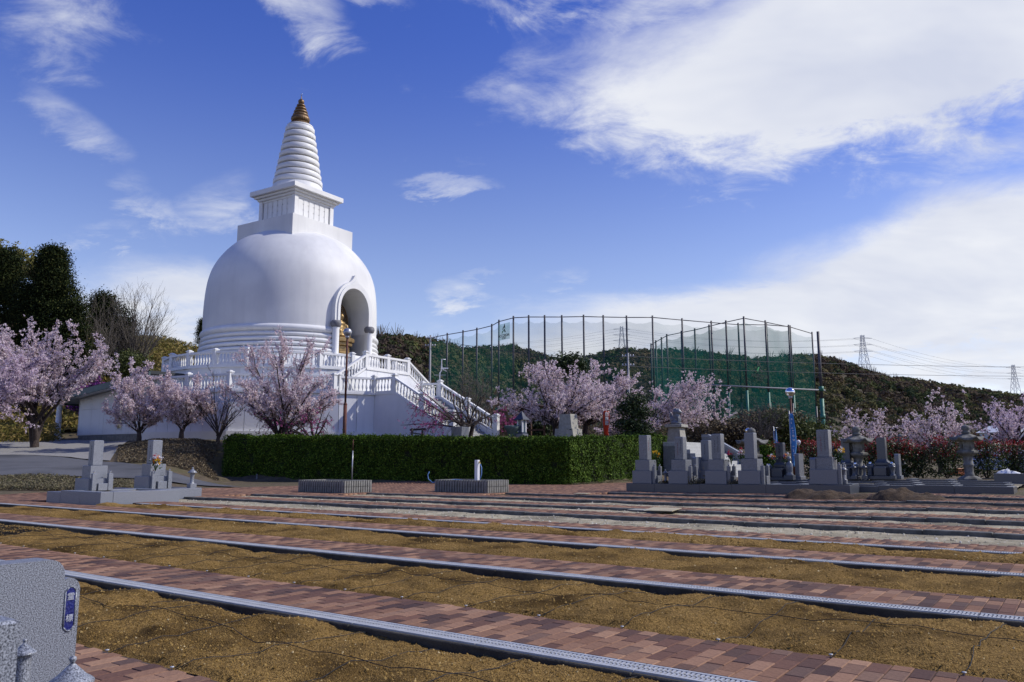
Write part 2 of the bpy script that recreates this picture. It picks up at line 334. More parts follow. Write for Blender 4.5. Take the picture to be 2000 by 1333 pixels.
BR = [(0, lin('#5f4a45')), (.2, lin('#7c5b4c')), (.36, lin('#4f3e3c')), (.5, lin('#a07c64')), (.66, lin('#866450')), (.84, lin('#ab866b')), (1, lin('#5a4946'))]
imat('brick', BR, 'island', c1=(1, 1, 1), c2=(.72, .72, .72), scale=45, rough=.9, spec=.15, bump=.35, bscale=160, detail=6, bdist=.004)
imat('brick_piece', BR, 'obj', c1=(1, 1, 1), c2=(.70, .70, .72), scale=40, rough=.88, spec=.15, bump=.35, bscale=160, detail=6, bdist=.004)
mat('asphalt', lin('#55565a'), lin('#6a6b6e'), 60, .95, spec=.15, bump=.5, bscale=120, detail=5, c3=lin('#4c4d50'), s3=.35, bdist=.01)
mat('gravel', lin('#7f7d79'), lin('#a19f9a'), 40, .95, spec=.15, bump=.8, bscale=60, detail=8, bdist=.02)
mat('earth', lin('#43382a'), lin('#6a5c45'), 3.5, .97, bump=.8, bscale=18, detail=10, c3=lin('#57512f'), s3=.5, bdist=.06)
mat('slope_earth', lin('#5b4a24'), lin('#7b6838'), 1.2, .97, bump=.8, bscale=6, detail=8, c3=lin('#4a4a22'), s3=.15, bdist=.2)
mat('bark', lin('#2a211e'), lin('#4b403a'), 14, .95, bump=.5, bscale=40)
mat('bark_grey', lin('#4c463f'), lin('#6e675e'), 10, .95, bump=.3)
imat('blossom', [(0, lin('#c2a9b1')), (.25, lin('#dcc6cc')), (.6, lin('#e8d9dc')), (.95, lin('#f0e6e8')), (1, lin('#a87d84'))], trans=.4, rough=.8)
imat('blossom_white', [(0, lin('#c0a8b1')), (.3, lin('#dfcbd1')), (.7, lin('#ecdde1')), (1, lin('#f4ebec'))], trans=.4, rough=.8)
imat('blossom_lilac', [(0, lin('#b8a0b4')), (.3, lin('#d2bccb')), (.7, lin('#e2d1da')), (1, lin('#ecdfe6'))], trans=.4, rough=.8)
imat('blossom_magenta', [(0, lin('#7c2f5c')), (.4, lin('#a2477f')), (.8, lin('#bb6297')), (1, lin('#cd83ab'))], trans=.3, rough=.8)
imat('azalea', [(0, lin('#4f1f52')), (.5, lin('#743077')), (1, lin('#94499a'))], trans=.2, rough=.8)
imat('hedge_leaf', [(0, lin('#22340d')), (.5, lin('#3a5216')), (.85, lin('#567022')), (1, lin('#748838'))], trans=.06, rough=.7, spec=.1)
imat('evergreen', [(0, lin('#141c0e')), (.5, lin('#232d16')), (.85, lin('#353f1e')), (1, lin('#504f28'))], trans=.05, rough=.8, spec=.1)
imat('pine_leaf', [(0, lin('#16220f')), (.5, lin('#283a17')), (1, lin('#425224'))], trans=.1, rough=.7)
imat('fresh_leaf', [(0, lin('#5c5a28')), (.5, lin('#7b7638')), (1, lin('#97904e'))], trans=.25, rough=.7)
imat('olive_leaf', [(0, lin('#2c3516')), (.5, lin('#46501f')), (1, lin('#666a30'))], trans=.2, rough=.7)
imat('dry_grass', [(0, lin('#545226')), (.3, lin('#6c6632')), (.6, lin('#8b7a46')), (.85, lin('#a08a5a')), (1, lin('#5c6a30'))], trans=.2, rough=.9, spec=.1)
imat('weed', [(0, lin('#45412c')), (.4, lin('#6b6249')), (.8, lin('#8a8064')), (1, lin('#55592f'))], trans=.2, rough=.9)
imat('litter', [(0, lin('#2f2820')), (.4, lin('#574a38')), (.8, lin('#7a6a4e')), (1, lin('#8f8468'))], rough=.95)
imat('photinia_red', [(0, lin('#571016')), (.5, lin('#8f1c22')), (1, lin('#b2363a'))], trans=.25, rough=.5)
imat('photinia_green', [(0, lin('#1c2710')), (.6, lin('#33421a')), (1, lin('#5a6a2e'))], trans=.2, rough=.5)
imat('forest', [(0, lin('#4d433b')), (.22, lin('#594e42')), (.4, lin('#605441')), (.52, lin('#665d41')), (.66, lin('#585b39')), (.8, lin('#434c33')), (.92, lin('#37442e')), (1, lin('#727244'))], 'attr', rough=.95, trans=.15, spec=.05)
mat('hill_ground', lin('#3b3326'), lin('#4b4430'), .05, .97)
mat('net_green_pole', lin('#2f6b57'), lin('#3c7a66'), 1, .5)
mat('dark_pole', lin('#3b3a40'), lin('#4a494e'), 1, .5)
mat('grey_pole', lin('#8c8c8c'), rough=.6)
mat('pylon_grey', lin('#a9adb5'), rough=.6, metal=.3)
mat('wire_dark', lin('#3b3d42'), rough=.6)
mat('orange_cloth', lin('#e0522a'), lin('#c94420'), 3, .7, trans=.3)
mat('blue_cloth', lin('#3f86c4'), lin('#6aa6d8'), 2.5, .7, trans=.3)
mat('white_cloth', lin('#e4e4e6'), rough=.7, trans=.25)
mat('white_plastic', lin('#d9dade'), rough=.4)
mat('blue_hose', lin('#5d86b8'), rough=.45)
mat('brass', (.5, .36, .12), rough=.4, metal=.9)
mat('plywood', lin('#b3a98c'), lin('#a0957a'), 8, .85)
mat('roof_green', lin('#4a5f5e'), lin('#3d5151'), 2, .5)
mat('roof_dark', lin('#23282b'), rough=.6)
mat('window_glass', (.02, .02, .022), rough=.05, spec=.8)
mat('wood_dark', lin('#3a3432'), lin('#2a2625'), 9, .9, bump=.3)
mat('wood_brown', lin('#5b3f2d'), lin('#402c20'), 6, .8)
mat('enamel_blue', lin('#171d58'), lin('#222b74'), 60, .3, bump=.3, bscale=120)
mat('engrave', lin('#b8bcc8'), rough=.6)
mat('engrave_dark', lin('#1c1e24'), rough=.8)
mat('engrave_red', lin('#7a2224'), rough=.8)
mat('flower_yellow', lin('#e6b51c'), rough=.7, trans=.2); mat('flower_white', lin('#e3e0e6'), rough=.7, trans=.2); mat('flower_orange', lin('#e07b1c'), rough=.7, trans=.2)
mat('flower_red', lin('#b8283c'), rough=.7, trans=.2); mat('flower_purple', lin('#7a4a9c'), rough=.7, trans=.2); mat('flower_leaf', lin('#2f4a1e'), rough=.7, trans=.2)
mat('porcelain', lin('#dfe2ec'), lin('#3d55b0'), 18, .2, lo=.52, hi=.58)
mat('white_sheet', lin('#d8dade'), lin('#c3c6cc'), 2, .6, bump=.4)
mat('orange_plastic', lin('#a85a24'), rough=.6)
mat('logo_dark', lin('#14211d'), rough=.7); mat('logo_green', lin('#2f8a4d'), rough=.7)
mat('lantern_glass', lin('#5a6a72'), rough=.15, spec=.7)
mat('slate_blue', lin('#2c3648'), rough=.5)
mat('blue_green_stone', lin('#5b6a66'), lin('#44524e'), 8, .8)
def streaks(name, amt, sc):          # rain streaks running down painted walls
    t = MATS[name].node_tree; n = t.nodes; l = t.links; b = n['Principled BSDF']; src = b.inputs['Base Color'].links[0].from_socket
    tcn = n.new('ShaderNodeTexCoord'); mp = n.new('ShaderNodeMapping'); mp.inputs['Scale'].default_value = (1, 1, .07); l.new(tcn.outputs['Object'], mp.inputs[0])
    nz = n.new('ShaderNodeTexNoise'); nz.inputs['Scale'].default_value = sc; nz.inputs['Detail'].default_value = 5; l.new(mp.outputs[0], nz.inputs[0])
    rp = n.new('ShaderNodeValToRGB'); rp.color_ramp.elements[0].position = .32; rp.color_ramp.elements[0].color = (1 - amt, 1 - amt, 1 - amt * 1.05, 1); rp.color_ramp.elements[1].position = .55; rp.color_ramp.elements[1].color = (1, 1, 1, 1); l.new(nz.outputs[0], rp.inputs[0])
    mm = n.new('ShaderNodeMix'); mm.data_type = 'RGBA'; mm.blend_type = 'MULTIPLY'; mm.inputs[0].default_value = 1; l.new(src, mm.inputs[6]); l.new(rp.outputs[0], mm.inputs[7]); l.new(mm.outputs[2], b.inputs['Base Color'])
streaks('white_paint', .055, 2.2); streaks('white_panel', .05, 3.0)
def net_mat(name, col, a):
    m = bpy.data.materials.new(name); m.use_nodes = True; n = m.node_tree.nodes; l = m.node_tree.links; n.clear()
    d = n.new('ShaderNodeBsdfDiffuse'); d.inputs[0].default_value = col; tl = n.new('ShaderNodeBsdfTranslucent'); tl.inputs[0].default_value = col
    m1 = n.new('ShaderNodeMixShader'); m1.inputs[0].default_value = .35; l.new(d.outputs[0], m1.inputs[1]); l.new(tl.outputs[0], m1.inputs[2])
    tr = n.new('ShaderNodeBsdfTransparent'); tcn = n.new('ShaderNodeTexCoord'); nz = n.new('ShaderNodeTexNoise'); nz.inputs['Scale'].default_value = .12; nz.inputs['Detail'].default_value = 3; l.new(tcn.outputs['Object'], nz.inputs[0])
    mr_ = n.new('ShaderNodeMapRange'); mr_.inputs[1].default_value = .3; mr_.inputs[2].default_value = .7; mr_.inputs[3].default_value = a * .75; mr_.inputs[4].default_value = a * 1.25; l.new(nz.outputs[0], mr_.inputs[0])
    m2 = n.new('ShaderNodeMixShader'); l.new(mr_.outputs[0], m2.inputs[0]); l.new(tr.outputs[0], m2.inputs[1]); l.new(m1.outputs[0], m2.inputs[2])
    o = n.new('ShaderNodeOutputMaterial'); l.new(m2.outputs[0], o.inputs[0]); MATS[name] = m
net_mat('net', lin('#2b7f70'), .22)
net_mat('net_dense', lin('#1e6f60'), .34)
net_mat('net_sign', lin('#7fb0ae'), .55)
#BODY
# ================================================================== ground
def gz(A, B, X, Y):
    s, v = SV(X, Y)
    z = Zg(X, Y); n = fbm(X * .35, Y * .35, 3)
    inside = (v < 25.2) & (v > -3) & (s > -26.5) & (s < 40)
    z = z + np.where((Y > 27) & (z > .12), n * .10, 0) + np.where(Y > 62, n * .5, 0)
    return np.where(inside, z - .30, z - .02)
XS = np.concatenate([[-3000, -1200, -500, -250, -160], np.arange(-110, -40, 4), np.arange(-40, 40, 1.0), np.arange(40, 111, 5), [160, 250, 500, 1200, 3000]])
YS = np.concatenate([[-3000, -800, -200, -60, -20, -8], np.arange(-4, 24, 2), np.arange(24, 64, .8), np.arange(64, 130, 3), [140, 160, 200, 300, 600, 1200, 3000]])
grid('ground', XS, YS, gz, 'earth', sv=False)

def sheet(name, pts, m, dz, n=40, mm=8):      # strip of ground between two pixel-free world polylines
    a, b = pts; a = np.array(a, float); b = np.array(b, float)
    def res(p, k):
        d = np.r_[0, np.cumsum(np.hypot(*np.diff(p, axis=0).T))]; t = np.linspace(0, d[-1], k); return np.stack([np.interp(t, d, p[:, 0]), np.interp(t, d, p[:, 1])], 1)
    A, B = res(a, n), res(b, n); q = np.linspace(0, 1, mm)
    P = A[:, None] * (1 - q)[None, :, None] + B[:, None] * q[None, :, None]; X, Y = P[..., 0], P[..., 1]; Z = Zg(X, Y) + dz + np.where((Y > 27) & (Zg(X, Y) > .12), fbm(X * .35, Y * .35, 3) * .10, 0)
    V = np.stack([X, Y, Z], -1).reshape(-1, 3); I = np.arange(n * mm).reshape(n, mm); Q = np.stack([I[:-1, :-1], I[1:, :-1], I[1:, 1:], I[:-1, 1:]], -1).reshape(-1, 4)
    return npmesh(name, V, Q, m, smooth=True)
def pp(px, Y): return (pxX(px, Y), Y)
tag(sheet('asphalt_road', ([pp(-700, 31), pp(-100, 31), pp(120, 31.5), pp(300, 32), pp(470, 31.5)], [pp(-700, 42), pp(-100, 42), pp(60, 41.5), pp(240, 38.5), pp(425, 34.8)]), 'asphalt', .03), kind='structure')
tag(sheet('gravel_lot', ([pp(-700, 42.1), pp(-100, 42.1), pp(60, 41.6), pp(215, 39.4)], [pp(-700, 58), pp(-100, 58), pp(60, 56), pp(250, 50)]), 'gravel', .03), kind='structure')
# dry hillside behind the stupa
def hz(A, B, X, Y): return Zg(X, Y) + .12 + fbm(X * .2, Y * .2, 8) * .9
grid('hillside', np.arange(-75, 12, 1.5), np.arange(64, 125, 1.5), hz, 'slope_earth', sv=False)

# ================================================================== the yard: beds, drains, brick paths
SL = -22.3; SR = 14.0
beds = [  # v0, v1, kind, left end, far edge kind
    (2.42, 3.72, 'soil', SL, 'grate'), (4.60, 6.31, 'soil', SL, 'grate'), (7.25, 8.74, 'soil', SL, 'grate'), (9.70, 10.72, 'soil', -18.9, 'grate'),
    (11.65, 13.45, 'pale', -21.9, 'kerb'), (14.50, 15.80, 'pale', -21.3, 'kerb'), (16.85, 18.50, 'pale', -19.0, 'kerb'), (19.50, 21.0, 'dark', -15.3, 'kerb'), (22.0, 23.4, 'dark', -12.9, 'kerb')]
def soil_h(s, v, v0, v1, k, seed):
    t = (v - v0) / (v1 - v0)
    if k == 'soil':
        d = np.where(t > .72, (t - .72) / .28, 0); z = .012 - .085 * d * (.55 + .9 * (vnoise(s * .9, v * 0 + seed, 5) + .5)) - .02 * (t < .04)
        z = z + np.clip(.12 + t / .15, 0, 1) * (fbm(s * 1.6, v * 1.6, 20 + seed, 3) * .065) + np.clip(.2 + t / .12, 0, 1) * (fbm(s * 5, v * 5, 30 + seed, 4) * .042) + vnoise(s * 26, v * 26, 36 + seed) * .010
        return z
    if k == 'pale': return -.058 + fbm(s * 2, v * 2, 40 + seed, 5) * .03
    return -.05 + fbm(s * 2.5, v * 2.5, 50 + seed, 5) * .04
for i, (v0, v1, k, s0, fk) in enumerate(beds):
    near = i < 2
    smin = max(s0, s_at(-60, v0) if v0 > 2 else -30); smax = min(SR, s_at(2090, v1) + .8)
    if i == 0: smin, smax = -8.5, 3
    ds = .022 if i == 0 else (.03 if i == 1 else (.05 if i < 4 else .1)); 
    ns = int((smax - smin) / ds); 
    ss = np.linspace(smin, smax, min(ns, 620 if near else 420)); vv = np.linspace(v0, v1, 64 if near else (34 if i < 4 else 18))
    nm = {'soil': 'soil_bed', 'pale': 'gravel_bed', 'dark': 'earth_bed'}[k]
    grid(nm, ss, vv, lambda A, B, X, Y, v0=v0, v1=v1, k=k, i=i: Zg(X, Y) + soil_h(A, B, v0, v1, k, i), {'soil': 'soil' if i < 3 else 'soil_far', 'pale': 'pale_gravel', 'dark': 'dark_soil'}[k])
# clods and pebbles lying on the beds
def scatter_clods(name, i, n, size, m, srange):
    v0, v1, k, s0, fk = beds[i]; rg = np.random.default_rng(i + 60)
    s = rg.uniform(*srange, n); v = rg.uniform(v0 + .03, v1 - .02, n); X, Y = W(s, v); Z = Zg(X, Y) + soil_h(s, v, v0, v1, k, i)
    sz = size * np.clip(rg.lognormal(0, .5, n), .4, 2.4); base = np.array([[1, 0, 0], [-.5, .87, 0], [-.5, -.87, 0], [.2, .1, .9], [0, 0, -.5]])
    tri = np.array([[0, 1, 3], [1, 2, 3], [2, 0, 3]]); a = rg.uniform(0, 6.3, n); c, q = np.cos(a), np.sin(a)
    b = base[None] * rg.uniform(.6, 1.3, (n, 5, 1)) * sz[:, None, None]
    x = b[..., 0] * c[:, None] - b[..., 1] * q[:, None]; y = b[..., 0] * q[:, None] + b[..., 1] * c[:, None]
    V = np.stack([x + X[:, None], y + Y[:, None], b[..., 2] + Z[:, None]], -1).reshape(-1, 3); T = (tri[None] + 5 * np.arange(n)[:, None, None]).reshape(-1, 3)
    o = npmesh(name, V, T, m); tag(o, kind='stuff'); return o
imat('clod', [(0, lin('#56421f')), (.5, lin('#84693a')), (.95, lin('#9f8450')), (1, lin('#b5a47e'))], rough=.95, spec=.05)
imat('pebble', [(0, lin('#5e594e')), (.5, lin('#98937f')), (1, lin('#c2beb2'))], rough=.95)
for i, n, z, m, sr, lb in [(0, 20000, .0045, 'clod', (-7, 1.5), 'soil crumbs on the bed nearest the memorial slab'), (1, 30000, .005, 'clod', (-15, 2.5), 'soil crumbs on the string-marked bed between two drains'), (2, 14000, .0065, 'clod', (-18, 2), 'soil crumbs on the smooth bed without strings'), (3, 7000, .008, 'clod', (-18, 1.5), 'soil crumbs on the narrow bed beside the paving'),
                    (4, 2600, .012, 'pebble', (-21, 1), 'pale stones strewn over the first white gravel bed'), (5, 1300, .012, 'pebble', (-21, 0), 'pale stones strewn over the middle white gravel bed'), (6, 900, .012, 'pebble', (-18, 0), 'pale stones strewn over the last white gravel bed')]:
    tag(scatter_clods('soil_crumbs' if m == 'clod' else 'loose_stones', i, n, z, m, sr), lb, 'soil' if m == 'clod' else 'stones')

# drains with steel grates
def grate_mesh():
    b = MB(); w_ = .15; L_ = .994
    for y in (-w_ / 2 + .011, w_ / 2 - .011): b.box((L_ / 2, y, -.006), (L_, .02, .02))
    b.box((L_ / 2, 0, -.007), (L_, .010, .018))
    n = 40
    for k in range(n): b.box((L_ * (k + .5) / n, 0, -.006), (.0135, w_ - .04, .016))
    return b
gproto = None
for j, (va, vb) in enumerate([(3.72, 3.87), (6.31, 6.46), (8.74, 8.89), (10.72, 10.86)]):
    vm = (va + vb) / 2; smin = max(SL if j < 3 else -18.9, s_at(-40, vm)); smax = s_at(2060, vm) + 1.2
    c = MB()
    for k in range(int((smax - smin) / 2) + 1):
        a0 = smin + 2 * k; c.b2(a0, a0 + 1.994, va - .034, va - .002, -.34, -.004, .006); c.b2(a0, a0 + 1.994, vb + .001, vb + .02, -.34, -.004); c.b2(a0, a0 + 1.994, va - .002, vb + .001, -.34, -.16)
    tag(c.build('drain_channel', 'dark_concrete', None, (0, 0, 0), RZ), kind='structure')
    lab = ['slotted steel drain grate along the bed nearest the memorial slab', 'slotted steel drain grate between the string-marked bed and the second brick path', 'slotted steel drain grate along the smooth bed without strings', 'slotted steel drain grate along the narrow soil bed'][j]
    for k in range(int(smax - smin) + 1):
        s0 = smin + k; X, Y = W(s0, vm)
        if gproto is None:
            g = thing('drain_grate', lab, 'drain grate', (X, Y, zg(X, Y)), RZ, 'steel drain grates'); gm = grate_mesh().build('slotted_grating', 'steel', g); gproto = g
        else: g = dup(gproto, None, (X, Y, zg(X, Y)), RZ, lab)

# kerbs along the gravel beds
for i, (v0, v1, k, s0, fk) in enumerate(beds):
    if fk != 'kerb': continue
    smin = max(s0, s_at(-40, v1)); smax = s_at(2060, v1) + 1.5; rt = tag(bpy.data.objects.new('kerb', None), kind='structure'); COL.objects.link(rt)
    Xr, Yr = W(smin, v1); rt.location = (Xr, Yr, 0); rt.rotation_euler = (0, 0, RZ); first = None; step = .9
    for q in range(int((smax - smin) / step) + 1):
        X, Y = W(smin + q * step, v1 + .08); z = zg(X, Y) + random.uniform(-.006, .004)
        if first is None: first = MB().b2(0, step - .008, -.09, .10, -.3, .006, .012).build('kerb_stone', 'kerb_concrete', rt); o = first
        else: o = first.copy(); COL.objects.link(o)
        o.parent = rt; o.location = (q * step, .08, z)

# bricks
BW, BL, BH, GAP = .1, .2, .06, .004
bm_ = MB(); x, y = BW / 2 - GAP / 2, BL / 2 - GAP / 2; b_ = .004
bm_.add([(-x, -y, -BH), (x, -y, -BH), (x, y, -BH), (-x, y, -BH), (-x, -y, -b_), (x, -y, -b_), (x, y, -b_), (-x, y, -b_), (-x + b_, -y + b_, 0), (x - b_, -y + b_, 0), (x - b_, y - b_, 0), (-x + b_, y - b_, 0)],
        [(0, 1, 5, 4), (1, 2, 6, 5), (2, 3, 7, 6), (3, 0, 4, 7), (4, 5, 9, 8), (5, 6, 10, 9), (6, 7, 11, 10), (7, 4, 8, 11), (8, 9, 10, 11)])
brick_me = bm_.build('brick', 'brick_piece'); BME = brick_me.data; bpy.data.objects.remove(brick_me)
half = MB(); 
BMH = {}
def half_mesh(f):
    f = round(f, 2)
    if f not in BMH:
        m = BME.copy(); 
        for vt in m.vertices: vt.co.y = vt.co.y * f
        BMH[f] = m
    return BMH[f]
def brick_rows(v0, v1, s0, s1, keep=None):
    """running bond, long side across the path: list of (s, v centre, length)"""
    out = []; n0, n1 = int(math.floor(s0 / BW)), int(math.ceil(s1 / BW))
    for r in range(n0, n1):
        sc_ = (r + .5) * BW; off = (0 if r % 2 else BL / 2); a = v0 - off
        while a < v1 - 1e-6:
            lo, hi = max(a, v0), min(a + BL, v1)
            if hi - lo > .03 and (keep is None or keep(sc_, (lo + hi) / 2)): out.append((sc_, (lo + hi) / 2, hi - lo))
            a += BL
    return out
def inview(s, v):
    X, Y = W(s, v)
    if Y < 2.0: return False
    px = 1000 + K * X / Y; return -60 < px < 2070
def joined_bricks(name, rows, parent, seed):
    rg = np.random.default_rng(seed); n = len(rows)
    if not n: return None
    a = np.array(rows); base = np.array([vt.co[:] for vt in BME.vertices]); fcs = [tuple(p.vertices) for p in BME.polygons]
    X, Y = W(a[:, 0], a[:, 1]); Z = Zg(X, Y) + rg.uniform(-.0014, .001, n); lx = base[None, :, 0].repeat(n, 0); ly = base[None, :, 1] * (a[:, 2] / BL)[:, None]; lz = base[None, :, 2].repeat(n, 0)
    V = np.stack([X[:, None] + lx * CS + ly * SN, Y[:, None] - lx * SN + ly * CS, Z[:, None] + lz], -1).reshape(-1, 3)
    Q = (np.array(fcs)[None] + len(base) * np.arange(n)[:, None, None]).reshape(-1, 4)
    o = npmesh(name, V, Q, 'brick', parent); o['kind'] = 'stuff'; return o
path_v = [(1.60, 2.42), (3.89, 4.60), (6.48, 7.25), (8.91, 9.70)]
for j, (v0, v1) in enumerate(path_v):
    smin, smax = (-9, 2.0) if j == 0 else (max(SL - 3.5, s_at(-60, v1)), s_at(2070, v0) + .3)
    sheet_o = grid('brick_path', np.arange(smin - .2, smax + .6, .5), np.array([v0 - .004, (v0 + v1) / 2, v1 + .004]), lambda A, B, X, Y: Zg(X, Y) - .0075, 'joint_sand', smooth=False)
    rows = [r for r in brick_rows(v0, v1, smin, smax) if inview(r[0], r[1])]
    rows.sort(key=lambda r: W(r[0], r[1])[1]); near, far = rows[:300], rows[300:]
    for (s, v, ln) in near:
        X, Y = W(s, v); o = bpy.data.objects.new('brick', BME if ln > .19 else half_mesh(ln / BL)); COL.objects.link(o); o.parent = sheet_o
        o.location = (X, Y, zg(X, Y) + random.uniform(-.0014, .0010)); o.rotation_euler = (random.uniform(-.004, .004), random.uniform(-.004, .004), RZ + random.uniform(-.008, .008))
    joined_bricks('far_bricks', far, sheet_o, j)
# the wide paving beyond and around the far beds
def paved(s, v):
    if not inview(s, v): return False
    if v < 10.86 and s > SL: return False
    if s < SL and v < 8.9: return False
    for (v0, v1, k, s0, fk) in beds[4:]:
        if v0 < v < v1 + .19 and s > s0: return False
    if 10.0 < v < 14.0 and -25.2 < s < -19.5 and False: return False
    X, Y = W(s, v)
    if s < SL - 4.5: return False
    if v > 24.7 and s > -12.9: return False
    if v > (38.0 if s > -18.2 else 29.7 - (-18.4 - s) * .246): return False
    return True
pv = grid('brick_paving', np.arange(-26.8, 14.5, .4), np.linspace(8.9, 38.2, 110), lambda A, B, X, Y: np.where(np.vectorize(paved)(A, B), Zg(X, Y) - .0075, Zg(X, Y) - .27), 'joint_sand', smooth=False)
joined_bricks('far_bricks', brick_rows(8.9, 38.2, -26.8, 14.5, paved), pv, 77)

# strings pegged across the two nearest beds
def string(name, pts, label, grp):
    o = MB().tube(pts, .0022, 5).build(name, 'black_string'); return tag(o, label, 'string', grp)
def on_bed(i, s, v, up=.006):
    v0, v1, k, s0, fk = beds[i]; X, Y = W(s, v); return (X, Y, zg(X, Y) + float(soil_h(np.array([s]), np.array([v]), v0, v1, k, i)[0]) + up)
peg = None
for i, s0, s1 in ((0, -6.9, -.9), (1, -19.8, 1.6)):
    v0, v1 = beds[i][:2]; s = s0
    while s < s1:
        wob = [random.uniform(-.012, .012) for _ in range(14)]
        string('marking_string', [on_bed(i, s + wob[q] + .05 * q / 13, v0 - .01 + (v1 - v0 - .01) * q / 13, .008) for q in range(14)], ['black string stretched across the soil bed nearest the memorial slab', 'black string stretched across the soil bed between two brick paths'][i], 'strings across the soil beds')
        X, Y = W(s, v0 - .02); nail = MB().lathe([(.004, -.04), (.004, .006), (.011, .007), (.011, .011), (0, .012)], 8).build('peg_nail', 'steel', None, (X, Y, zg(X, Y) + .005)); tag(nail, ['bright nail head pegging a string beside the memorial slab bed', 'bright nail head pegging a string at the edge of the first brick path'][i], 'nail', 'nails pegging the strings')
        s += .62
    for t in (.5,):
        n = int((s1 - s0) / .12); string('marking_string', [on_bed(i, s0 + (s1 - s0) * q / n, v0 + (v1 - v0) * t + .008 * math.sin(q * .7), .012) for q in range(n)], ['long black string running lengthwise down the soil bed nearest the slab', 'long black string running lengthwise down the soil bed between two brick paths'][i], None)

# ================================================================== the stupa
SX, SY, SZ0 = -16.249, 58.0, 2.5
AZ2 = AZU + R(2.9); RZ2 = AZ2 - math.pi / 2
ST = thing('stupa', 'large white domed stupa with ringed spire and two balustraded terraces', 'stupa', (SX, SY, SZ0), RZ2)
def SB(b, name, m, parent=ST, loc=None, kind=None):     # geometry written with absolute heights
    if parent is ST: b.v = [(p[0], p[1], p[2] - SZ0) for p in b.v]
    o = b.build(name, m, parent, loc)
    if kind: o['kind'] = kind
    return o
def sub(parent, b, name, m):
    b.v = [(p[0], p[1], p[2] - SZ0) for p in b.v]; return b.build(name, m, parent)
ZU, ZMID, ZT = 6.95, 5.25, 2.3         # upper floor, middle floor, ground
NA, NB_ = 6.22, 1.42                   # niche front plane and half opening
def arch_pts(hw, spring, top, n=14, z0=None):
    pts = [(hw, z0), (hw, spring)] if z0 is not None else [(hw, spring)]
    for k in range(1, n):
        a = math.pi * k / n; pts.append((hw * math.cos(a), spring + (top - spring) * math.sin(a) ** .92))
    pts.append((-hw, spring)); 
    if z0 is not None: pts.append((-hw, z0))
    return pts
# dome with the niche cut out of it
prof = [(6.10, 8.3), (6.12, 9.4), (6.16, 10.6), (6.16, 11.5), (6.13, 12.3), (6.07, 13.06), (5.95, 13.84), (5.72, 14.61), (5.30, 15.40), (4.68, 16.18), (3.9, 16.85), (2.6, 17.5), (1.2, 17.85), (.001, 17.95)]
def smooth_prof(p, k=4):
    p = np.array(p); t = np.arange(len(p)); T = np.linspace(0, len(p) - 1, (len(p) - 1) * k + 1)
    def cr(y):
        yy = np.r_[2 * y[0] - y[1], y, 2 * y[-1] - y[-2]]; o = []
        for x in T:
            i = min(int(x), len(y) - 2); f = x - i; a, b, c, d = yy[i:i + 4]; o.append(.5 * (2 * b + (c - a) * f + (2 * a - 5 * b + 4 * c - d) * f * f + (3 * b - a - 3 * c + d) * f ** 3))
        return np.array(o)
    return list(zip(np.maximum(cr(p[:, 0]), .001), cr(p[:, 1])))
dome = SB(MB().lathe(smooth_prof(prof), 128), 'dome', 'white_paint')
cut = MB(); ap = arch_pts(NB_, 11.25, 12.92, 16, 6.6); cut.prism(ap, 2.6, 9.5, 'x'); cut.v = [(p[0], p[1], p[2] - SZ0) for p in cut.v]
cutter = cut.build('niche_cutter', 'white_paint', ST)
md = dome.modifiers.new('niche', 'BOOLEAN'); md.operation = 'DIFFERENCE'; md.object = cutter; md.solver = 'EXACT'
bpy.context.view_layer.update(); dg = bpy.context.evaluated_depsgraph_get(); me2 = bpy.data.meshes.new_from_object(dome.evaluated_get(dg)); dome.modifiers.clear(); dome.data = me2
bpy.data.objects.remove(cutter)
# niche vault (interior surface) and back wall
v = MB(); ap2 = arch_pts(NB_, 11.25, 12.92, 24, 6.9)
n2 = len(ap2); v.add([(NA, p[0], p[1]) for p in ap2] + [(2.75, p[0], p[1]) for p in ap2], [(i, i + 1, n2 + i + 1, n2 + i) for i in range(n2 - 1)], True)
v.add([(2.75, p[0], p[1]) for p in ap2], [tuple(range(n2))]); v.add([(2.75, NB_, 8.0), (NA + .1, NB_, 8.0), (NA + .1, -NB_, 8.0), (2.75, -NB_, 8.0)], [(0, 1, 2, 3)])
SB(v, 'niche_vault', 'white_paint')
# arched frame standing proud of the dome, with an ogee tip
def frame(hwi, hwo, ti, to, a0, a1, tip=0.):
    b = MB(); n = 28; I = arch_pts(hwi, 11.25, ti, n, 9.9); O = arch_pts(hwo, 11.25, to, n, 9.9)
    if tip:
        O = [(p[0], p[1] + tip * math.exp(-(p[0] / .20) ** 2) + .10 * math.exp(-(p[0] / .5) ** 2)) for p in O]
    m = len(I); vs = [(a0, *p) for p in I] + [(a0, *p) for p in O] + [(a1, *p) for p in I] + [(a1, *p) for p in O]; fs = []
    for i in range(m - 1):
        fs += [(2 * m + i, 2 * m + i + 1, 3 * m + i + 1, 3 * m + i), (i, m + i, m + i + 1, i + 1), (m + i, 3 * m + i, 3 * m + i + 1, m + i + 1), (i, i + 1, 2 * m + i + 1, 2 * m + i)]
    for i in (0, m - 1): fs.append((i, m + i, 3 * m + i, 2 * m + i))
    return b.add(vs, fs)
SB(frame(NB_ - .02, NB_ + .20, 12.92, 13.20, 4.6, NA + .10, .20), 'niche_surround', 'white_rail')
SB(frame(NB_ + .19, NB_ + .40, 13.18, 13.36, 4.4, NA + .02, .42), 'ogee_moulding', 'white_rail')
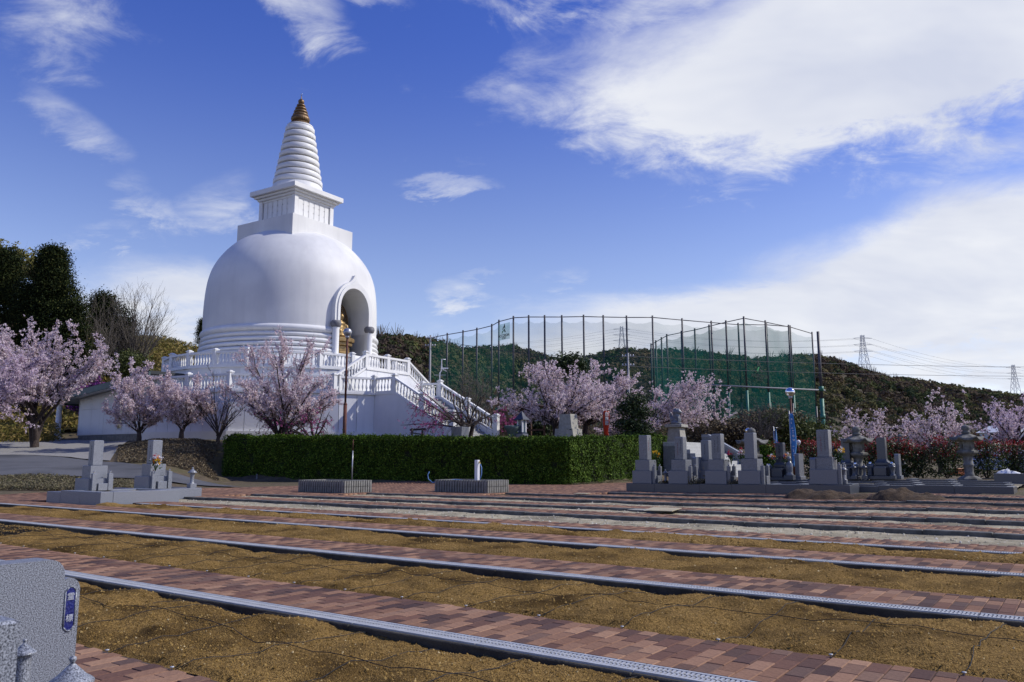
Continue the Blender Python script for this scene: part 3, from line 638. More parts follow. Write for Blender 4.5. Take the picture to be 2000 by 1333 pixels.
for s_ in (-1, 1):
    b0 = s_ * (NB_ + .22)
    pl = SB(MB().lathe([(.30, 7.6), (.30, 7.7), (.235, 7.8), (.235, 9.98)], 20, (NA - .05, b0)), 'pillar', 'white_rail')
    sub(pl, MB().lathe([(.22, 9.96), (.32, 10.03), (.375, 10.2), (.36, 10.34), (.27, 10.44), (0.01, 10.45)], 20, (NA - .05, b0)), 'capital', 'grey_cap')
SB(MB().b2(5.3, NA + .55, -2.1, 2.1, 6.95, 8.02, .02), 'niche_step', 'white_rail')
# mouldings round the foot of the dome
for z, r, t in [(9.78, 6.22, .27), (9.36, 6.26, .17), (9.02, 6.32, .17), (8.68, 6.38, .17), (8.34, 6.44, .17)]:
    g = math.asin(min(.99, (NB_ + .35) / r)); k = 14; pr = [(r - .25 + (t + .12) * math.cos(a) * .9, z + t * math.sin(a)) for a in np.linspace(-1.5, 1.5, k)]
    b = MB().lathe(pr, 110, (0, 0), True, g, 2 * math.pi - g); SB(b, 'ring_moulding', 'white_rail')
SB(MB().lathe([(6.5, 6.9), (6.5, 8.2), (6.1, 8.22)], 96), 'dome_plinth', 'white_paint')
# square box, turret, cornice
SB(MB().b2(-2.95, 2.95, -2.95, 2.95, 15.6, 18.25, .015), 'square_base', 'white_paint')
SB(MB().b2(-2.18, 2.18, -2.18, 2.18, 18.24, 18.42, .02), 'turret_ledge', 'white_rail')
tw = 1.88; tu = SB(MB().b2(-tw + .12, tw - .12, -tw + .12, tw - .12, 18.40, 20.2), 'turret', 'white_paint')
for ax in range(4):
    c_, s_ = round(math.cos(ax * math.pi / 2)), round(math.sin(ax * math.pi / 2))
    def rt(b): b.v = [(p[0] * c_ - p[1] * s_, p[0] * s_ + p[1] * c_, p[2]) for p in b.v]; return b
    sub(tu, rt(MB().b2(tw - .30, tw + .04, tw - .30, tw + .04, 18.41, 20.15, .01)), 'pilaster', 'white_rail')
    for k in range(6):                                  # upright ribs with short cross bars between them
        y = -1.30 + k * .52; sub(tu, rt(MB().b2(tw - .13, tw - .05, y - .19, y + .19, 18.45, 20.1)), 'rib', 'white_rail')
    for k in range(5):
        y = -1.04 + k * .52; b = MB()
        for z in (18.72, 19.16, 19.6): b.b2(tw - .13, tw - .075, y - .075, y + .075, z, z + .40)
        sub(tu, rt(b), 'cross_blocks', 'white_paint')
    sub(tu, rt(MB().b2(tw - .12, tw - .01, -tw + .3, tw - .3, 19.98, 20.16)), 'lintel', 'white_rail')
for hw, z0, z1 in [(2.02, 20.14, 20.33), (2.20, 20.32, 20.50), (2.42, 20.49, 20.87)]:
    b = MB(); b.b2(-hw, hw, -hw, hw, z0, z1, .03); SB(b, 'cornice', 'white_rail')
# spire of eight stepped rings
zs = [21.77, 22.27, 22.77, 23.32, 23.87, 24.43, 24.94, 25.49, 26.0]; rs = [1.80, 1.70, 1.61, 1.52, 1.44, 1.34, 1.25, 1.16, 1.07]
SB(MB().lathe([(1.93, 20.86), (1.93, 21.15), (1.80, 21.5), (1.60, 21.7), (1.50, 21.9), (.86, 26.2), (.98, 26.24), (.98, 26.35), (0.01, 26.36)], 64), 'spire_core', 'white_paint')
for z, r in zip(zs, rs):
    SB(MB().lathe([(r - .24, z - .20), (r + .0, z - .185), (r + .02, z - .15), (r + .02, z + .13), (r - .01, z + .17), (r - .24, z + .30)], 64), 'spire_ring', 'white_rail')
fin = SB(MB().lathe([(.92, 26.30), (.95, 26.36), (.80, 26.50), (.60, 26.66), (.58, 26.70)], 96, flute=(28, .035)), 'finial_skirt', 'bronze')
SB(MB().lathe([(.55, 26.66), (.66, 26.76), (.70, 26.93), (.66, 27.08), (.56, 27.16)], 96, flute=(30, .025)), 'finial_bulb', 'bronze')
for r, z, h_ in [(.60, 27.24, .13), (.53, 27.50, .13), (.43, 27.78, .12), (.33, 28.04, .10)]:
    SB(MB().lathe([(r * .62, z - h_ * 1.2)] + [(r - h_ + h_ * math.cos(a), z + h_ * math.sin(a)) for a in np.linspace(-1.4, 1.4, 9)] + [(r * .55, z + h_ * 1.15)], 40), 'finial_ring', 'bronze')
SB(MB().lathe([(.02, 28.08)] + [(.235 * math.cos(a), 28.36 + .24 * math.sin(a)) for a in np.linspace(-1.3, 1.3, 12)] + [(.05, 28.62), (.02, 28.85), (.001, 28.9)], 24), 'finial_ball', 'bronze')
SB(MB().tube([(0, 0, 28.6), (0, 0, 29.0)], .018, 6).tube([(-.09, 0, 29.03), (0, 0, 28.84), (.09, 0, 29.03)], .014, 5), 'lightning_rod', 'silver_paint')

# ---- balustrades
def bal_prof(h): return [(.055, 0), (.055, .05 * h), (.035, .09 * h), (.075, .30 * h), (.07, .42 * h), (.036, .66 * h), (.03, .80 * h), (.05, .86 * h), (.035, .90 * h), (.055, .95 * h), (.055, h)]
def post_at(p, z, h, w_=.27):
    b = MB(); b.box((p[0], p[1], z + h / 2), (w_, w_, h)).box((p[0], p[1], z + h + .035), (w_ + .09, w_ + .09, .07), 0, .015).box((p[0], p[1], z + h + .10), (w_ - .04, w_ - .04, .07), 0, .03); return SB(b, 'newel_post', 'white_rail')
def railing(p, q, za, zb, h=.92, inset=.15):
    p = Vector((p[0], p[1])); q = Vector((q[0], q[1])); d = q - p; Lh = d.length; u = d / Lh; nrm = Vector((-u.y, u.x))
    def pt(t, off, z): a = p + u * (Lh * t) + nrm * off; return (a.x, a.y, z)
    def bar(hw, lo, hi):
        vs = []
        for t, zz in ((0, za), (1, zb)):
            for off in (-hw, hw):
                for z in (lo, hi): vs.append(pt(t, off, zz + z))
        return vs, [(0, 1, 3, 2), (4, 6, 7, 5), (0, 4, 5, 1), (2, 3, 7, 6), (1, 5, 7, 3), (0, 2, 6, 4)]
    b = MB(); b.add(*bar(.13, h - .13, h)); SB(b, 'handrail', 'white_rail')
    b = MB(); b.add(*bar(.12, -.05, .10)); SB(b, 'bottom_rail', 'white_rail')
    b = MB(); n = max(1, int((Lh - .3) / .235)); hh = h - .22
    for k in range(n):
        t = (inset + (Lh - 2 * inset) * (k + .5) / n) / Lh; zz = za + (zb - za) * t; c = p + u * (Lh * t)
        b.lathe([(r, zz + .095 + z) for r, z in bal_prof(hh)], 7, (c.x, c.y), caps=False)
    SB(b, 'balusters', 'white_rail', kind='stuff')
def pol(r, deg): return (r * math.cos(R(deg)), r * math.sin(R(deg)))
# upper terrace
RU = 8.45
up = [pol(RU, 14.2 + k * (331.6 / 22)) for k in range(23)]
SB(MB().prism([pol(RU + .02, a) for a in np.linspace(0, 360, 49)[:-1]], 5.0, ZU, 'z'), 'upper_terrace', 'white_paint')
for k in range(22):
    a, b2_ = up[k], up[k + 1]; post_at(a, ZU, .98); railing(a, b2_, ZU, ZU)
    b = MB(); mid = Vector(((a[0] + b2_[0]) / 2, (a[1] + b2_[1]) / 2)); ang = math.atan2(b2_[1] - a[1], b2_[0] - a[0]); ln = math.dist(a, b2_)
    b.box((mid.x, mid.y, (ZU + ZMID) / 2 - .02), (ln - .012, .10, ZU - ZMID - .10), ang); SB(b, 'wall_panel', 'white_panel')
    SB(MB().box((mid.x, mid.y, ZU - .06), (ln + .03, .30, .11), ang), 'terrace_edge', 'white_rail')
post_at(up[22], ZU, .98)
LF, LB = 9.5, 2.08
SB(MB().b2(7.6, LF - .05, -LB, LB, 5.0, ZU - .005), 'landing', 'white_paint')
for k in range(4): SB(MB().b2(LF - .08, LF, -LB + k * LB / 2 + .006, -LB + (k + 1) * LB / 2 - .006, ZMID, ZU - .12), 'wall_panel', 'white_panel')
SB(MB().b2(LF - .2, LF + .06, -LB - .05, LB + .05, ZU - .115, ZU + .004), 'terrace_edge', 'white_rail')
for q in (-LB, 0.0, LB): post_at((LF - .1, q), ZU, .98)
railing((LF - .1, -LB), (LF - .1, 0), ZU, ZU); railing((LF - .1, 0), (LF - .1, LB), ZU, ZU)
for s_ in (-1, 1):                                      # twin side stairs
    y0, y1 = s_ * LB, s_ * (LB + 2.75); fl = MB(); fl.prism([(y0, ZMID - .2), (y0, ZU - .02), (y1, ZMID + .05), (y1, ZMID - .2)], 8.2, LF - .06, 'x'); st = SB(fl, 'side_stair', 'white_paint')
    for k in range(9):
        ya = y0 + (y1 - y0) * k / 9; sub(st, MB().b2(8.25, LF - .3, min(ya, ya + s_ * .33), max(ya, ya + s_ * .33), ZU - (ZU - ZMID) * (k + 1) / 9 - .12, ZU - (ZU - ZMID) * (k + .35) / 9), 'step', 'step_stone')
    fl = MB(); fl.prism([(y0, ZMID), (y0, ZU - .10), (y1, ZMID + .02), (y1, ZMID)], LF - .06, LF - .004, 'x'); SB(fl, 'stair_wall', 'white_panel')
    railing((LF - .1, y0), (LF - .1, y1), ZU, ZMID + .08); post_at((LF - .1, y1), ZMID, .98)
# middle terrace: ten-sided wall with upright panels
angs = [25, 61, 97, 133, 169, 191, 227, 263, 299, 335]
RM = 10.4; mv = [pol(RM, a) for a in angs]; poly = [(10.5, 2.4)] + mv + [(10.5, -2.4)]
SB(MB().prism([(p[0] * .995, p[1] * .995) for p in poly], ZT, ZMID, 'z'), 'middle_terrace', 'white_paint')
SB(MB().prism([(p[0] * 1.02, p[1] * 1.02) for p in poly], ZT - .2, 2.78, 'z'), 'terrace_footing', 'white_rail')
for k in range(len(poly) - 1):
    a, b2_ = Vector(poly[k]), Vector(poly[k + 1]); ln = (b2_ - a).length; ang = math.atan2((b2_ - a).y, (b2_ - a).x); npn = max(1, round(ln / .98)); nr = 2 if ln > 4.5 else 1
    for q in range(npn):
        c = a.lerp(b2_, (q + .5) / npn); SB(MB().box((c.x, c.y, (2.78 + ZMID) / 2 - .07), (ln / npn - .028, .07, ZMID - 2.78 - .14), ang), 'wall_panel', 'white_panel')
    c = a.lerp(b2_, .5); SB(MB().box((c.x, c.y, ZMID - .07), (ln + .04, .32, .135), ang), 'terrace_edge', 'white_rail')
    for q in range(nr):
        pa, pb = a.lerp(b2_, q / nr), a.lerp(b2_, (q + 1) / nr); post_at(pa, ZMID, 1.02); railing(pa, pb, ZMID, ZMID, .96)
post_at(poly[-1], ZMID, 1.02)
# front stair block
A0, A1, AW = 12.1, 16.65, 2.4
SB(MB().b2(9.0, A0, -AW + .02, AW - .02, ZT, ZMID - .004), 'stair_landing', 'white_paint')
fs_ = SB(MB().prism([(A0 - .1, ZT), (A0 - .1, ZMID - .2), (A1 - .2, ZT + .1), (A1 - .2, ZT)], -AW + .1, AW - .1, 'y'), 'front_stair', 'step_stone')
ns_ = 16
for k in range(ns_):
    a = A0 + (A1 - A0) * k / ns_; z1 = ZMID - (ZMID - ZT) * (k + 1) / ns_; sub(fs_, MB().b2(a - .02, a + (A1 - A0) / ns_ + .01, -AW + .16, AW - .16, z1 - .3, z1, .012), 'step', 'step_stone')
for s_ in (-1, 1):
    y = s_ * AW; y_in = s_ * (AW - .2)
    SB(MB().prism([(10.4, ZT), (10.4, ZMID - .13), (A0, ZMID - .13), (A1, ZT + .25), (A1, ZT)], min(y, y_in), max(y, y_in), 'y'), 'stair_wall', 'white_panel')
    b = MB(); b.prism([(10.4, ZMID - .13), (10.4, ZMID), (A0 + .05, ZMID), (A1, ZT + .40), (A1, ZT + .26), (A0, ZMID - .13)], min(y + s_ * .04, y_in - s_ * .04), max(y + s_ * .04, y_in - s_ * .04), 'y'); SB(b, 'stair_edge', 'white_rail')
    yc = s_ * (AW - .1); railing((10.5, yc), (A0, yc), ZMID, ZMID, .96); post_at((A0, yc), ZMID, 1.02)
    md_ = (A0 + A1) / 2; zm = (ZMID + ZT + .4) / 2
    railing((A0, yc), (md_, yc), ZMID, zm, .96); railing((md_, yc), (A1, yc), zm, ZT + .4, .96); post_at((md_, yc), zm - .3, 1.32); post_at((A1, yc), ZT - .2, 1.75, .3)

# gilded seated figure in the niche
BU = thing('buddha_statue', 'gilded seated Buddha on a tiered pedestal in the arched niche', 'statue', (SX, SY, 8.0), RZ2)
b = MB(); cx = 4.95
for z0, z1, hw in [(0, .28, 1.05), (.28, .52, .85), (.52, .95, .66), (.95, 1.2, .85), (1.2, 1.5, 1.0)]: b.lathe([(hw * .96, z0 + .002), (hw, z0 + .05), (hw, z1 - .06), (hw * .95, z1)], 8, (cx, 0), False, flute=None)
b.build('pedestal', 'gold', BU)
b = MB()
def ell(b, c, r, n=14):
    b.lathe([(max(.001, math.cos(a)), math.sin(a)) for a in np.linspace(-1.57, 1.57, 9)], n, caps=False); k = n * 9
    b.v[-k:] = [(c[0] + p[0] * r[0], c[1] + p[1] * r[1], c[2] + p[2] * r[2]) for p in b.v[-k:]]
for c, r in [((cx + .12, 0, 1.68), (.50, .80, .23)), ((cx - .05, 0, 2.15), (.30, .44, .55)), ((cx - .03, 0, 2.55), (.26, .52, .24)), ((cx + .1, .50, 2.2), (.17, .17, .42)), ((cx + .1, -.50, 2.2), (.17, .17, .42)), ((cx + .30, .26, 1.93), (.20, .28, .13)), ((cx + .30, -.26, 1.93), (.20, .28, .13)), ((cx, 0, 2.82), (.13, .13, .18)), ((cx + .03, 0, 3.05), (.21, .19, .26)), ((cx + .01, 0, 3.30), (.11, .11, .12)), ((cx + .24, 0, 3.03), (.05, .04, .07)), ((cx, .20, 3.02), (.05, .035, .12)), ((cx, -.20, 3.02), (.05, .035, .12))]: ell(b, c, r)
fg = b.build('figure', 'gold', BU); rm = fg.modifiers.new('r', 'REMESH'); rm.mode = 'VOXEL'; rm.voxel_size = .045; rm.use_smooth_shade = True
b = MB()
for r0, r1, zc in [(1.12, 1.20, 0), (.86, .92, 0), (.3, .36, 0)]:
    P = [(cx - .5, r1 * math.cos(a), 2.75 + 1.22 * r1 * math.sin(a)) for a in np.linspace(-.9, math.pi + .9, 40)]; b.tube(P, .05, 6)
for k in range(26):
    a = -.8 + k * (math.pi + 1.6) / 25; b.tube([(cx - .5, .34 * math.cos(a), 2.75 + .42 * math.sin(a)), (cx - .5, 1.17 * math.cos(a), 2.75 + 1.42 * math.sin(a))], .03, 5)
    for rr in (.55, .72, 1.0): b.tube([(cx - .5, (rr) * math.cos(a), 2.75 + 1.22 * rr * math.sin(a)), (cx - .5, (rr + .12) * math.cos(a + .12), 2.75 + 1.22 * (rr + .12) * math.sin(a + .12))], .05, 5)
b.build('halo', 'bronze', BU)

# ================================================================== annex beside the terrace
AN = thing('annex_building', 'low white annex with lean-to green roof beside the stupa terrace', 'building', (SX, SY, SZ0), RZ2)
def AB(b, name, m, parent=AN): b.v = [(p[0], p[1], p[2] - SZ0) for p in b.v]; return b.build(name, m, parent)
yw = -10.15; xl, xr = -9.2, -.3
def ztop(x): return 5.28 + (x - xl) * .105
wl = AB(MB().prism([(xl + .06, 2.3), (xl + .06, ztop(xl) - .06), (xr, ztop(xr) - .06), (xr, 2.3)], yw + .05, yw + 5.5, 'y'), 'wall', 'white_paint')
xs = [-9.2, -7.75, -6.3, -4.85]; 
for i in range(6):
    x0 = xl + i * 1.48; x1 = min(x0 + 1.48, xr)
    if x0 < -4.5 < x1 + .3 and False: continue
    AB(MB().prism([(x0 + .008, 2.72), (x0 + .008, 4.42), (x1 - .008, 4.42), (x1 - .008, 2.72)], yw - .012, yw + .06, 'y'), 'siding_panel', 'white_panel')
    AB(MB().prism([(x0 + .008, 4.435), (x0 + .008, ztop(x0) - .12), (x1 - .008, ztop(x1) - .12), (x1 - .008, 4.435)], yw - .012, yw + .06, 'y'), 'siding_panel', 'white_panel')
AB(MB().b2(xl + .03, xr, yw - .005, yw + .1, 2.0, 2.70), 'footing', 'concrete')
AB(MB().b2(xl - .03, xl + .03, yw - .03, yw + .06, 2.7, ztop(xl) - .1), 'corner_trim', 'white_rail')
wn = AB(MB().b2(-4.62, -4.05, yw - .04, yw + .03, 3.02, 4.52, .01), 'window', 'steel')
b = MB(); b.b2(-4.55, -4.12, yw - .046, yw - .03, 3.09, 4.45); sub_ = AB(b, 'pane', 'window_glass', wn)
rf = AB(MB().prism([(-11.7, ztop(-11.7) + .10), (-11.7, ztop(-11.7) + .30), (xr + .3, ztop(xr) + .30), (xr + .3, ztop(xr) + .10)], yw - .9, yw + 6.2, 'y'), 'roof', 'roof_dark')
AB(MB().prism([(-11.75, ztop(-11.7) - .14), (-11.75, ztop(-11.7) + .24), (xr + .3, ztop(xr) + .24), (xr + .3, ztop(xr) - .14)], yw - .98, yw - .88, 'y'), 'fascia', 'roof_green')
AB(MB().b2(-11.82, -11.68, yw - .98, yw + 6.2, ztop(-11.7) - .14, ztop(-11.7) + .22), 'fascia', 'roof_green')
AB(MB().prism([(-11.7, ztop(-11.7) - .04), (-11.7, ztop(-11.7) + .10), (xr, ztop(xr) + .10), (xr, ztop(xr) - .04)], yw - .88, yw + 6.1, 'y'), 'soffit', 'white_panel')
for y in (yw - .45, yw + 4.6): AB(MB().lathe([(.26, 2.2), (.26, 2.62), (.19, 2.66), (.17, ztop(-10.9) - .04)], 20, (-10.95, y)), 'porch_column', 'white_rail')
AB(MB().b2(-11.9, xl - .02, yw - .85, yw + 5.4, 2.0, 2.36, .02), 'porch_step', 'concrete')

# ================================================================== clipped hedge
def hedge_part(p0, p1, w_, h0, h1, name, root, seed, dens=900):
    p0 = np.array(p0, float); p1 = np.array(p1, float); d = p1 - p0; Lh = np.hypot(*d); u = d / Lh; nr = np.array([-u[1], u[0]]); n = int(Lh / .5) + 2
    b = MB(); vs = []; rg = np.random.default_rng(seed)
    for k in range(n):
        t = k / (n - 1); c = p0 + d * t; hh = h0 + (h1 - h0) * t
        for q, z in ((.08, 0), (.08, .96), (.92, .96), (.92, 0)):
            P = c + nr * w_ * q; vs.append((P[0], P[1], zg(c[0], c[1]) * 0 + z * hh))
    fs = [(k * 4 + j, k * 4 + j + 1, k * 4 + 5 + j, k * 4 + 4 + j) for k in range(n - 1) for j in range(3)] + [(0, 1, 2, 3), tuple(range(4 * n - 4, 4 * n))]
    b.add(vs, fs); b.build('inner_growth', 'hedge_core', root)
    P = []; Nn = []
    def face(cnt, fn, nv):
        a = rg.random(cnt); c = rg.random(cnt); lump = fbm(a * Lh * 2.2 + seed, c * 4.4, 70 + seed, 3)
        pt = fn(a, c); nv = np.array(nv, float); P.append(pt + nv * (lump * .24 + rg.normal(0, .04, cnt))[:, None]); Nn.append(np.broadcast_to(nv, (cnt, 3)))
    hh = lambda a: h0 + (h1 - h0) * a
    def at(a, q, z): return np.stack([p0[0] + d[0] * a + nr[0] * w_ * q, p0[1] + d[1] * a + nr[1] * w_ * q, z], 1)
    face(int(Lh * h0 * dens), lambda a, c: at(a, 0 * a, c * hh(a)), (-nr[0], -nr[1], .2)); face(int(Lh * h0 * dens * .25), lambda a, c: at(a, 0 * a + 1, c * hh(a)), (nr[0], nr[1], .2))
    face(int(Lh * w_ * dens * 1.1), lambda a, c: at(a, c, hh(a) + .02), (0, 0, 1))
    face(int(w_ * h0 * dens), lambda a, c: at(0 * a, c, a * h0), (-u[0], -u[1], .2)); face(int(w_ * h0 * dens), lambda a, c: at(0 * a + 1, c, a * h1), (u[0], u[1], .2))
    # sprigs above the clipped top
    cnt = int(Lh * 110); a = rg.random(cnt); P.append(at(a, rg.random(cnt), hh(a) + rg.exponential(.065, cnt))); Nn.append(np.broadcast_to(np.array((0, 0, .2)), (cnt, 3)))
    return np.concatenate(P), np.concatenate(Nn)
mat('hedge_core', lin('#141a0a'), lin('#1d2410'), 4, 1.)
HC = (pxX(1110, 35.0), 35.0); HL = (pxX(436, 42.0), 42.0); HR = (pxX(1304, 45.0), 45.0)
hg = thing('hedge', 'long clipped dark green hedge turning a corner before the stupa', 'hedge', (HC[0], HC[1], 0))
P1, N1 = hedge_part(HL, HC, 1.3, 2.26, 1.92, 'hedge', hg, 1); P2, N2 = hedge_part(HC, HR, 1.3, 1.90, 2.34, 'hedge', hg, 2)
lo_ = np.array([HC[0], HC[1], 0]); PH = np.concatenate([P1, P2]); NH = np.concatenate([N1, N2])
for c in kids(hg): c.data.transform(Matrix.Translation((-HC[0], -HC[1], 0)))
lv = leaves('foliage', PH - lo_, .05, 'hedge_leaf', hg, nrm=NH * .9, jit=.62, aspect=.45, seed=5); lv['kind'] = 'stuff'
tag(MB().lathe([(.10, 0), (.10, .04), (.05, .08), (.03, .3), (.05, .34), (0.001, .37)], 10).build('hedge_marker', 'grey_cap', None, (pxX(503, 40.6), 40.6, .0)), 'small white marker standing at the foot of the hedge', 'marker')

# ================================================================== graves
def inscr(parent, x, y, z0, z1, n, face, red=False, w_=.035, off=.004):
    """engraved column of small strokes on a face: 'y' = camera-left face, 'x' = right-hand face"""
    rg = random.Random(int(abs(x * 977 + z0 * 131 + n))); b = MB(); ch = (z1 - z0) / n
    for k in range(n):
        zc = z0 + (k + .5) * ch
        for _ in range(5):
            dx = rg.uniform(-w_ / 2, w_ / 2) * .6; dz = rg.uniform(-.32, .32) * ch; hz_ = rg.random() < .55; L1 = w_ * rg.uniform(.4, .8) if hz_ else w_ * .16; L2 = ch * .10 if hz_ else ch * rg.uniform(.3, .6)
            if face == 'y': b.box((x + dx, y, zc + dz), (L1, off, L2))
            else: b.box((x, y + dx, zc + dz), (off, L1, L2))
    return b.build('inscription', 'engrave_red' if red else 'engrave_dark', parent)
def flowers(name, label, loc, cols, h=.32, n=26, spread=.10, seed=1, grp=None):
    rg = np.random.default_rng(seed); t = thing(name, label, 'flowers', loc, 0, grp)
    b = MB()
    for k in range(9): 
        a = k * .7; b.tube([(0, 0, 0), (spread * .5 * math.cos(a), spread * .5 * math.sin(a), h * .55), (spread * math.cos(a), spread * math.sin(a), h * rg.uniform(.75, 1.))], .006, 4)
    b.build('stems', 'flower_leaf', t)
    P = rg.normal(0, 1, (70, 3)) * (spread * .6, spread * .6, h * .16) + (0, 0, h * .55); leaves('leaves', P, .035, 'flower_leaf', t, seed=seed)['kind'] = 'stuff'
    for c in cols:
        ctr = rg.normal(0, 1, (4, 3)) * (spread * .55, spread * .55, h * .12) + (0, 0, h * .88); P = ctr.repeat(n, 0) + rg.normal(0, .022, (4 * n, 3)); leaves('petals', P, .022, c, t, seed=seed + 3)['kind'] = 'stuff'
    return t
def grave(label, s, v, zb, base, mid, col, vase=True, m='granite_far', ins=(), grp='graves with a square pillar', frontx=True):
    """base/mid/col: (side, height); s, v is the corner of the base nearest the path's right end"""
    X, Y = W(s, v); t = thing('grave', label, 'gravestone', (X, Y, zg(X, Y) + zb), RZ, grp)
    w0, h0 = base; w1, h1 = mid; w2, h2 = col; cx, cy_ = -w0 / 2, w0 / 2
    MB().box((cx, cy_, h0 / 2), (w0, w0, h0), 0, .008).build('base_block', m, t)
    MB().box((cx - .01, cy_, h0 + h1 / 2), (w1, w1, h1), 0, .008).build('middle_block', m, t)
    b = MB(); b.box((cx - .02, cy_, h0 + h1 + h2 / 2), (w2, w2, h2), 0, .018); c = b.build('pillar', m, t)
    z0 = h0 + h1
    for k, (face, off, a0, a1, n, red) in enumerate(ins):
        if face == 'y': inscr(c, cx - .02 + off, cy_ - w2 / 2 - .001, z0 + a0 * h2, z0 + a1 * h2, n, 'y', red)
        else: inscr(c, cx - .02 + w2 / 2 + .001, cy_ + off, z0 + a0 * h2, z0 + a1 * h2, n, 'x', red)
    if vase:
        for q in (.12, w0 - .12):
            vb = MB().box((.052, q, (h0 + h1 * .40) / 2), (.10, .11, h0 + h1 * .40), 0, .008).build('vase_block', m, t)
            MB().lathe([(.022, h0 + h1 * .40), (.028, h0 + h1 * .40 + .05), (.036, h0 + h1 * .40 + .055), (.02, h0 + h1 * .40 + .06)], 12, (.052, q)).build('vase', 'chrome', vb)
        MB().box((.07, w0 / 2, h0 * .30), (.13, w0 * .36, h0 * .60), 0, .008).build('incense_block', m, t)
    return t
def kerb_row(label, name, segs, v, dv, zt, m='granite_dark', right_end=True, depth=None):
    """row of stone kerb sections along s, with side returns"""
    X, Y = W(segs[0], v); t = thing(name, label, 'kerb', (X, Y, 0), RZ)
    for a, b_ in zip(segs[:-1], segs[1:]):
        z = zsv((a + b_) / 2, v); MB().b2(a - segs[0] + .004, b_ - segs[0] - .004, 0, dv, z - .1, z + zt, .008).build('kerb_stone', m, t)
    if depth:
        for a in segs[1:-1] + ([segs[-1] - .1] if right_end else []) + [segs[0] + .1]:
            z = zsv(a, v + depth / 2); MB().b2(a - segs[0] - .1, a - segs[0] + .095, dv + .003, depth, z - .1, z + zt - .003, .008).build('kerb_divider', m, t)
        z = zsv(segs[0], v + depth); MB().b2(0.004, segs[-1] - segs[0] - .004, depth + .003, depth + .15, z - .1, z + zt, .008).build('kerb_stone', m, t)
    return t
def mini_lantern(label, X, Y, z, h=.42, m='granite_far', grp='small stone lanterns by the graves'):
    t = thing('small_lantern', label, 'stone lantern', (X, Y, z), RZ, grp); k = h / .42
    MB().box((0, 0, .05 * k), (.13 * k, .13 * k, .10 * k), 0, .01).build('foot', m, t)
    MB().lathe([(.055 * k, .10 * k), (.036 * k, .13 * k), (.036 * k, .24 * k), (.05 * k, .28 * k), (.05 * k, .30 * k)], 14).build('shaft', m, t)
    MB().lathe([(.034 * k, .30 * k), (.086 * k, .305 * k), (.09 * k, .318 * k), (.05 * k, .35 * k), (.026 * k, .375 * k), (.012 * k, .385 * k), (.022 * k, .40 * k), (.016 * k, .412 * k), (.001, .42 * k)], 16).build('cap', m, t); return t

# front row on the right: corner of each base seen at these columns
vr = 24.78; KT = .27
kx = [1222, 1277, 1365, 1427, 1493, 1561, 1657]; ks = [s_at(p, 24.7) for p in kx]
kerb_row('long dark granite kerb carrying the front row of pillar graves', 'grave_kerb', ks, 24.7, .30, KT, depth=1.15)
b = MB(); 
gb = grid('grave_plot', np.linspace(ks[0] + .2, ks[-1] - .2, 30), np.linspace(24.95, 25.85, 6), lambda A, B, X, Y: Zg(X, Y) + .19 + fbm(A * 3, B * 3, 4) * .03, 'pale_gravel')
INS = [('x', -.06, .35, .82, 6, True), ('x', .05, .2, .9, 12, False)]
INS2 = [('y', -.05, .2, .75, 6, True), ('y', .06, .25, .9, 12, False)]
front = [(1271, (.70, .42), (.53, .36), (.31, .84), INS, 'pale grey pillar grave beside the hedge with yellow flowers'),
         (1342, (.68, .42), (.50, .36), (.29, .76), INS2, 'pillar grave with red and black inscription before the white steps'),
         (1417, (.70, .42), (.51, .36), (.31, .82), [('y', -.05, .25, .75, 5, False), ('y', .06, .25, .9, 12, False)], 'pillar grave with dark inscription and small grass tuft at its foot'),
         (1483, (.70, .42), (.52, .36), (.30, .82), [], 'plain uninscribed pillar grave with a broad plinth before the tall stone lantern'),
         (1633, (.78, .43), (.53, .36), (.34, .82), INS2, 'pillar grave beside the low slab at the end of the front kerb')]
gv = []
for px, bs, md_, cl, ins, lb in front: gv.append(grave(lb, s_at(px, vr), vr, KT, bs, md_, cl, True, 'granite_far', ins))
def slab(label, px, v, zb, w_, t_, h, m='granite_far', scallop=True):
    s = s_at(px, v); X, Y = W(s, v); o = thing('memorial_slab', label, 'memorial slab', (X, Y, zg(X, Y) + zb), RZ)
    pr = [(0, .12), (0, h - .06), (.02, h - .02), (.06, h), (w_ - .06, h), (w_ - .02, h - .02), (w_, h - .06), (w_, .12)]
    MB().prism(pr, 0, t_, 'x').build('slab', m, o); MB().b2(-.05, t_ + .05, -.04, w_ + .04, 0, .13, .01).build('foot', m, o); return o
slab('low upright memorial slab standing between two front kerb sections', 1581, 24.85, KT, .62, .16, .80)
mini_lantern('small stone lantern between the two graves beside the hedge', *W(s_at(1299, 25.1), 25.1), zsv(s_at(1299, 25.1), 25.1) + .24, .50)
mini_lantern('small stone lantern at the right end of the front kerb', *W(s_at(1646, 25.1), 25.1), zsv(s_at(1646, 25.1), 25.1) + .27, .55)
def sv_loc(px, v, z): s = s_at(px, v); X, Y = W(s, v); return (X, Y, zg(X, Y) + z)
flowers('flower_bunch', 'yellow flowers in the vase of the grave beside the hedge', sv_loc(1283, 24.95, .86), ['flower_yellow'], .48, 30, .10, 2)
flowers('flower_bunch', 'pink flowers beside the grave with the grass tuft', sv_loc(1428, 25.0, .86), ['flower_red', 'flower_purple'], .42, 20, .09, 3)
flowers('flower_bunch', 'red and white flowers behind the plain pillar grave', sv_loc(1448, 26.0, .9), ['flower_red', 'flower_white'], .42, 18, .09, 4)
flowers('flower_bunch', 'yellow and white flowers beside the grave at the kerb end', sv_loc(1640, 25.3, .8), ['flower_yellow', 'flower_white'], .55, 22, .12, 5)
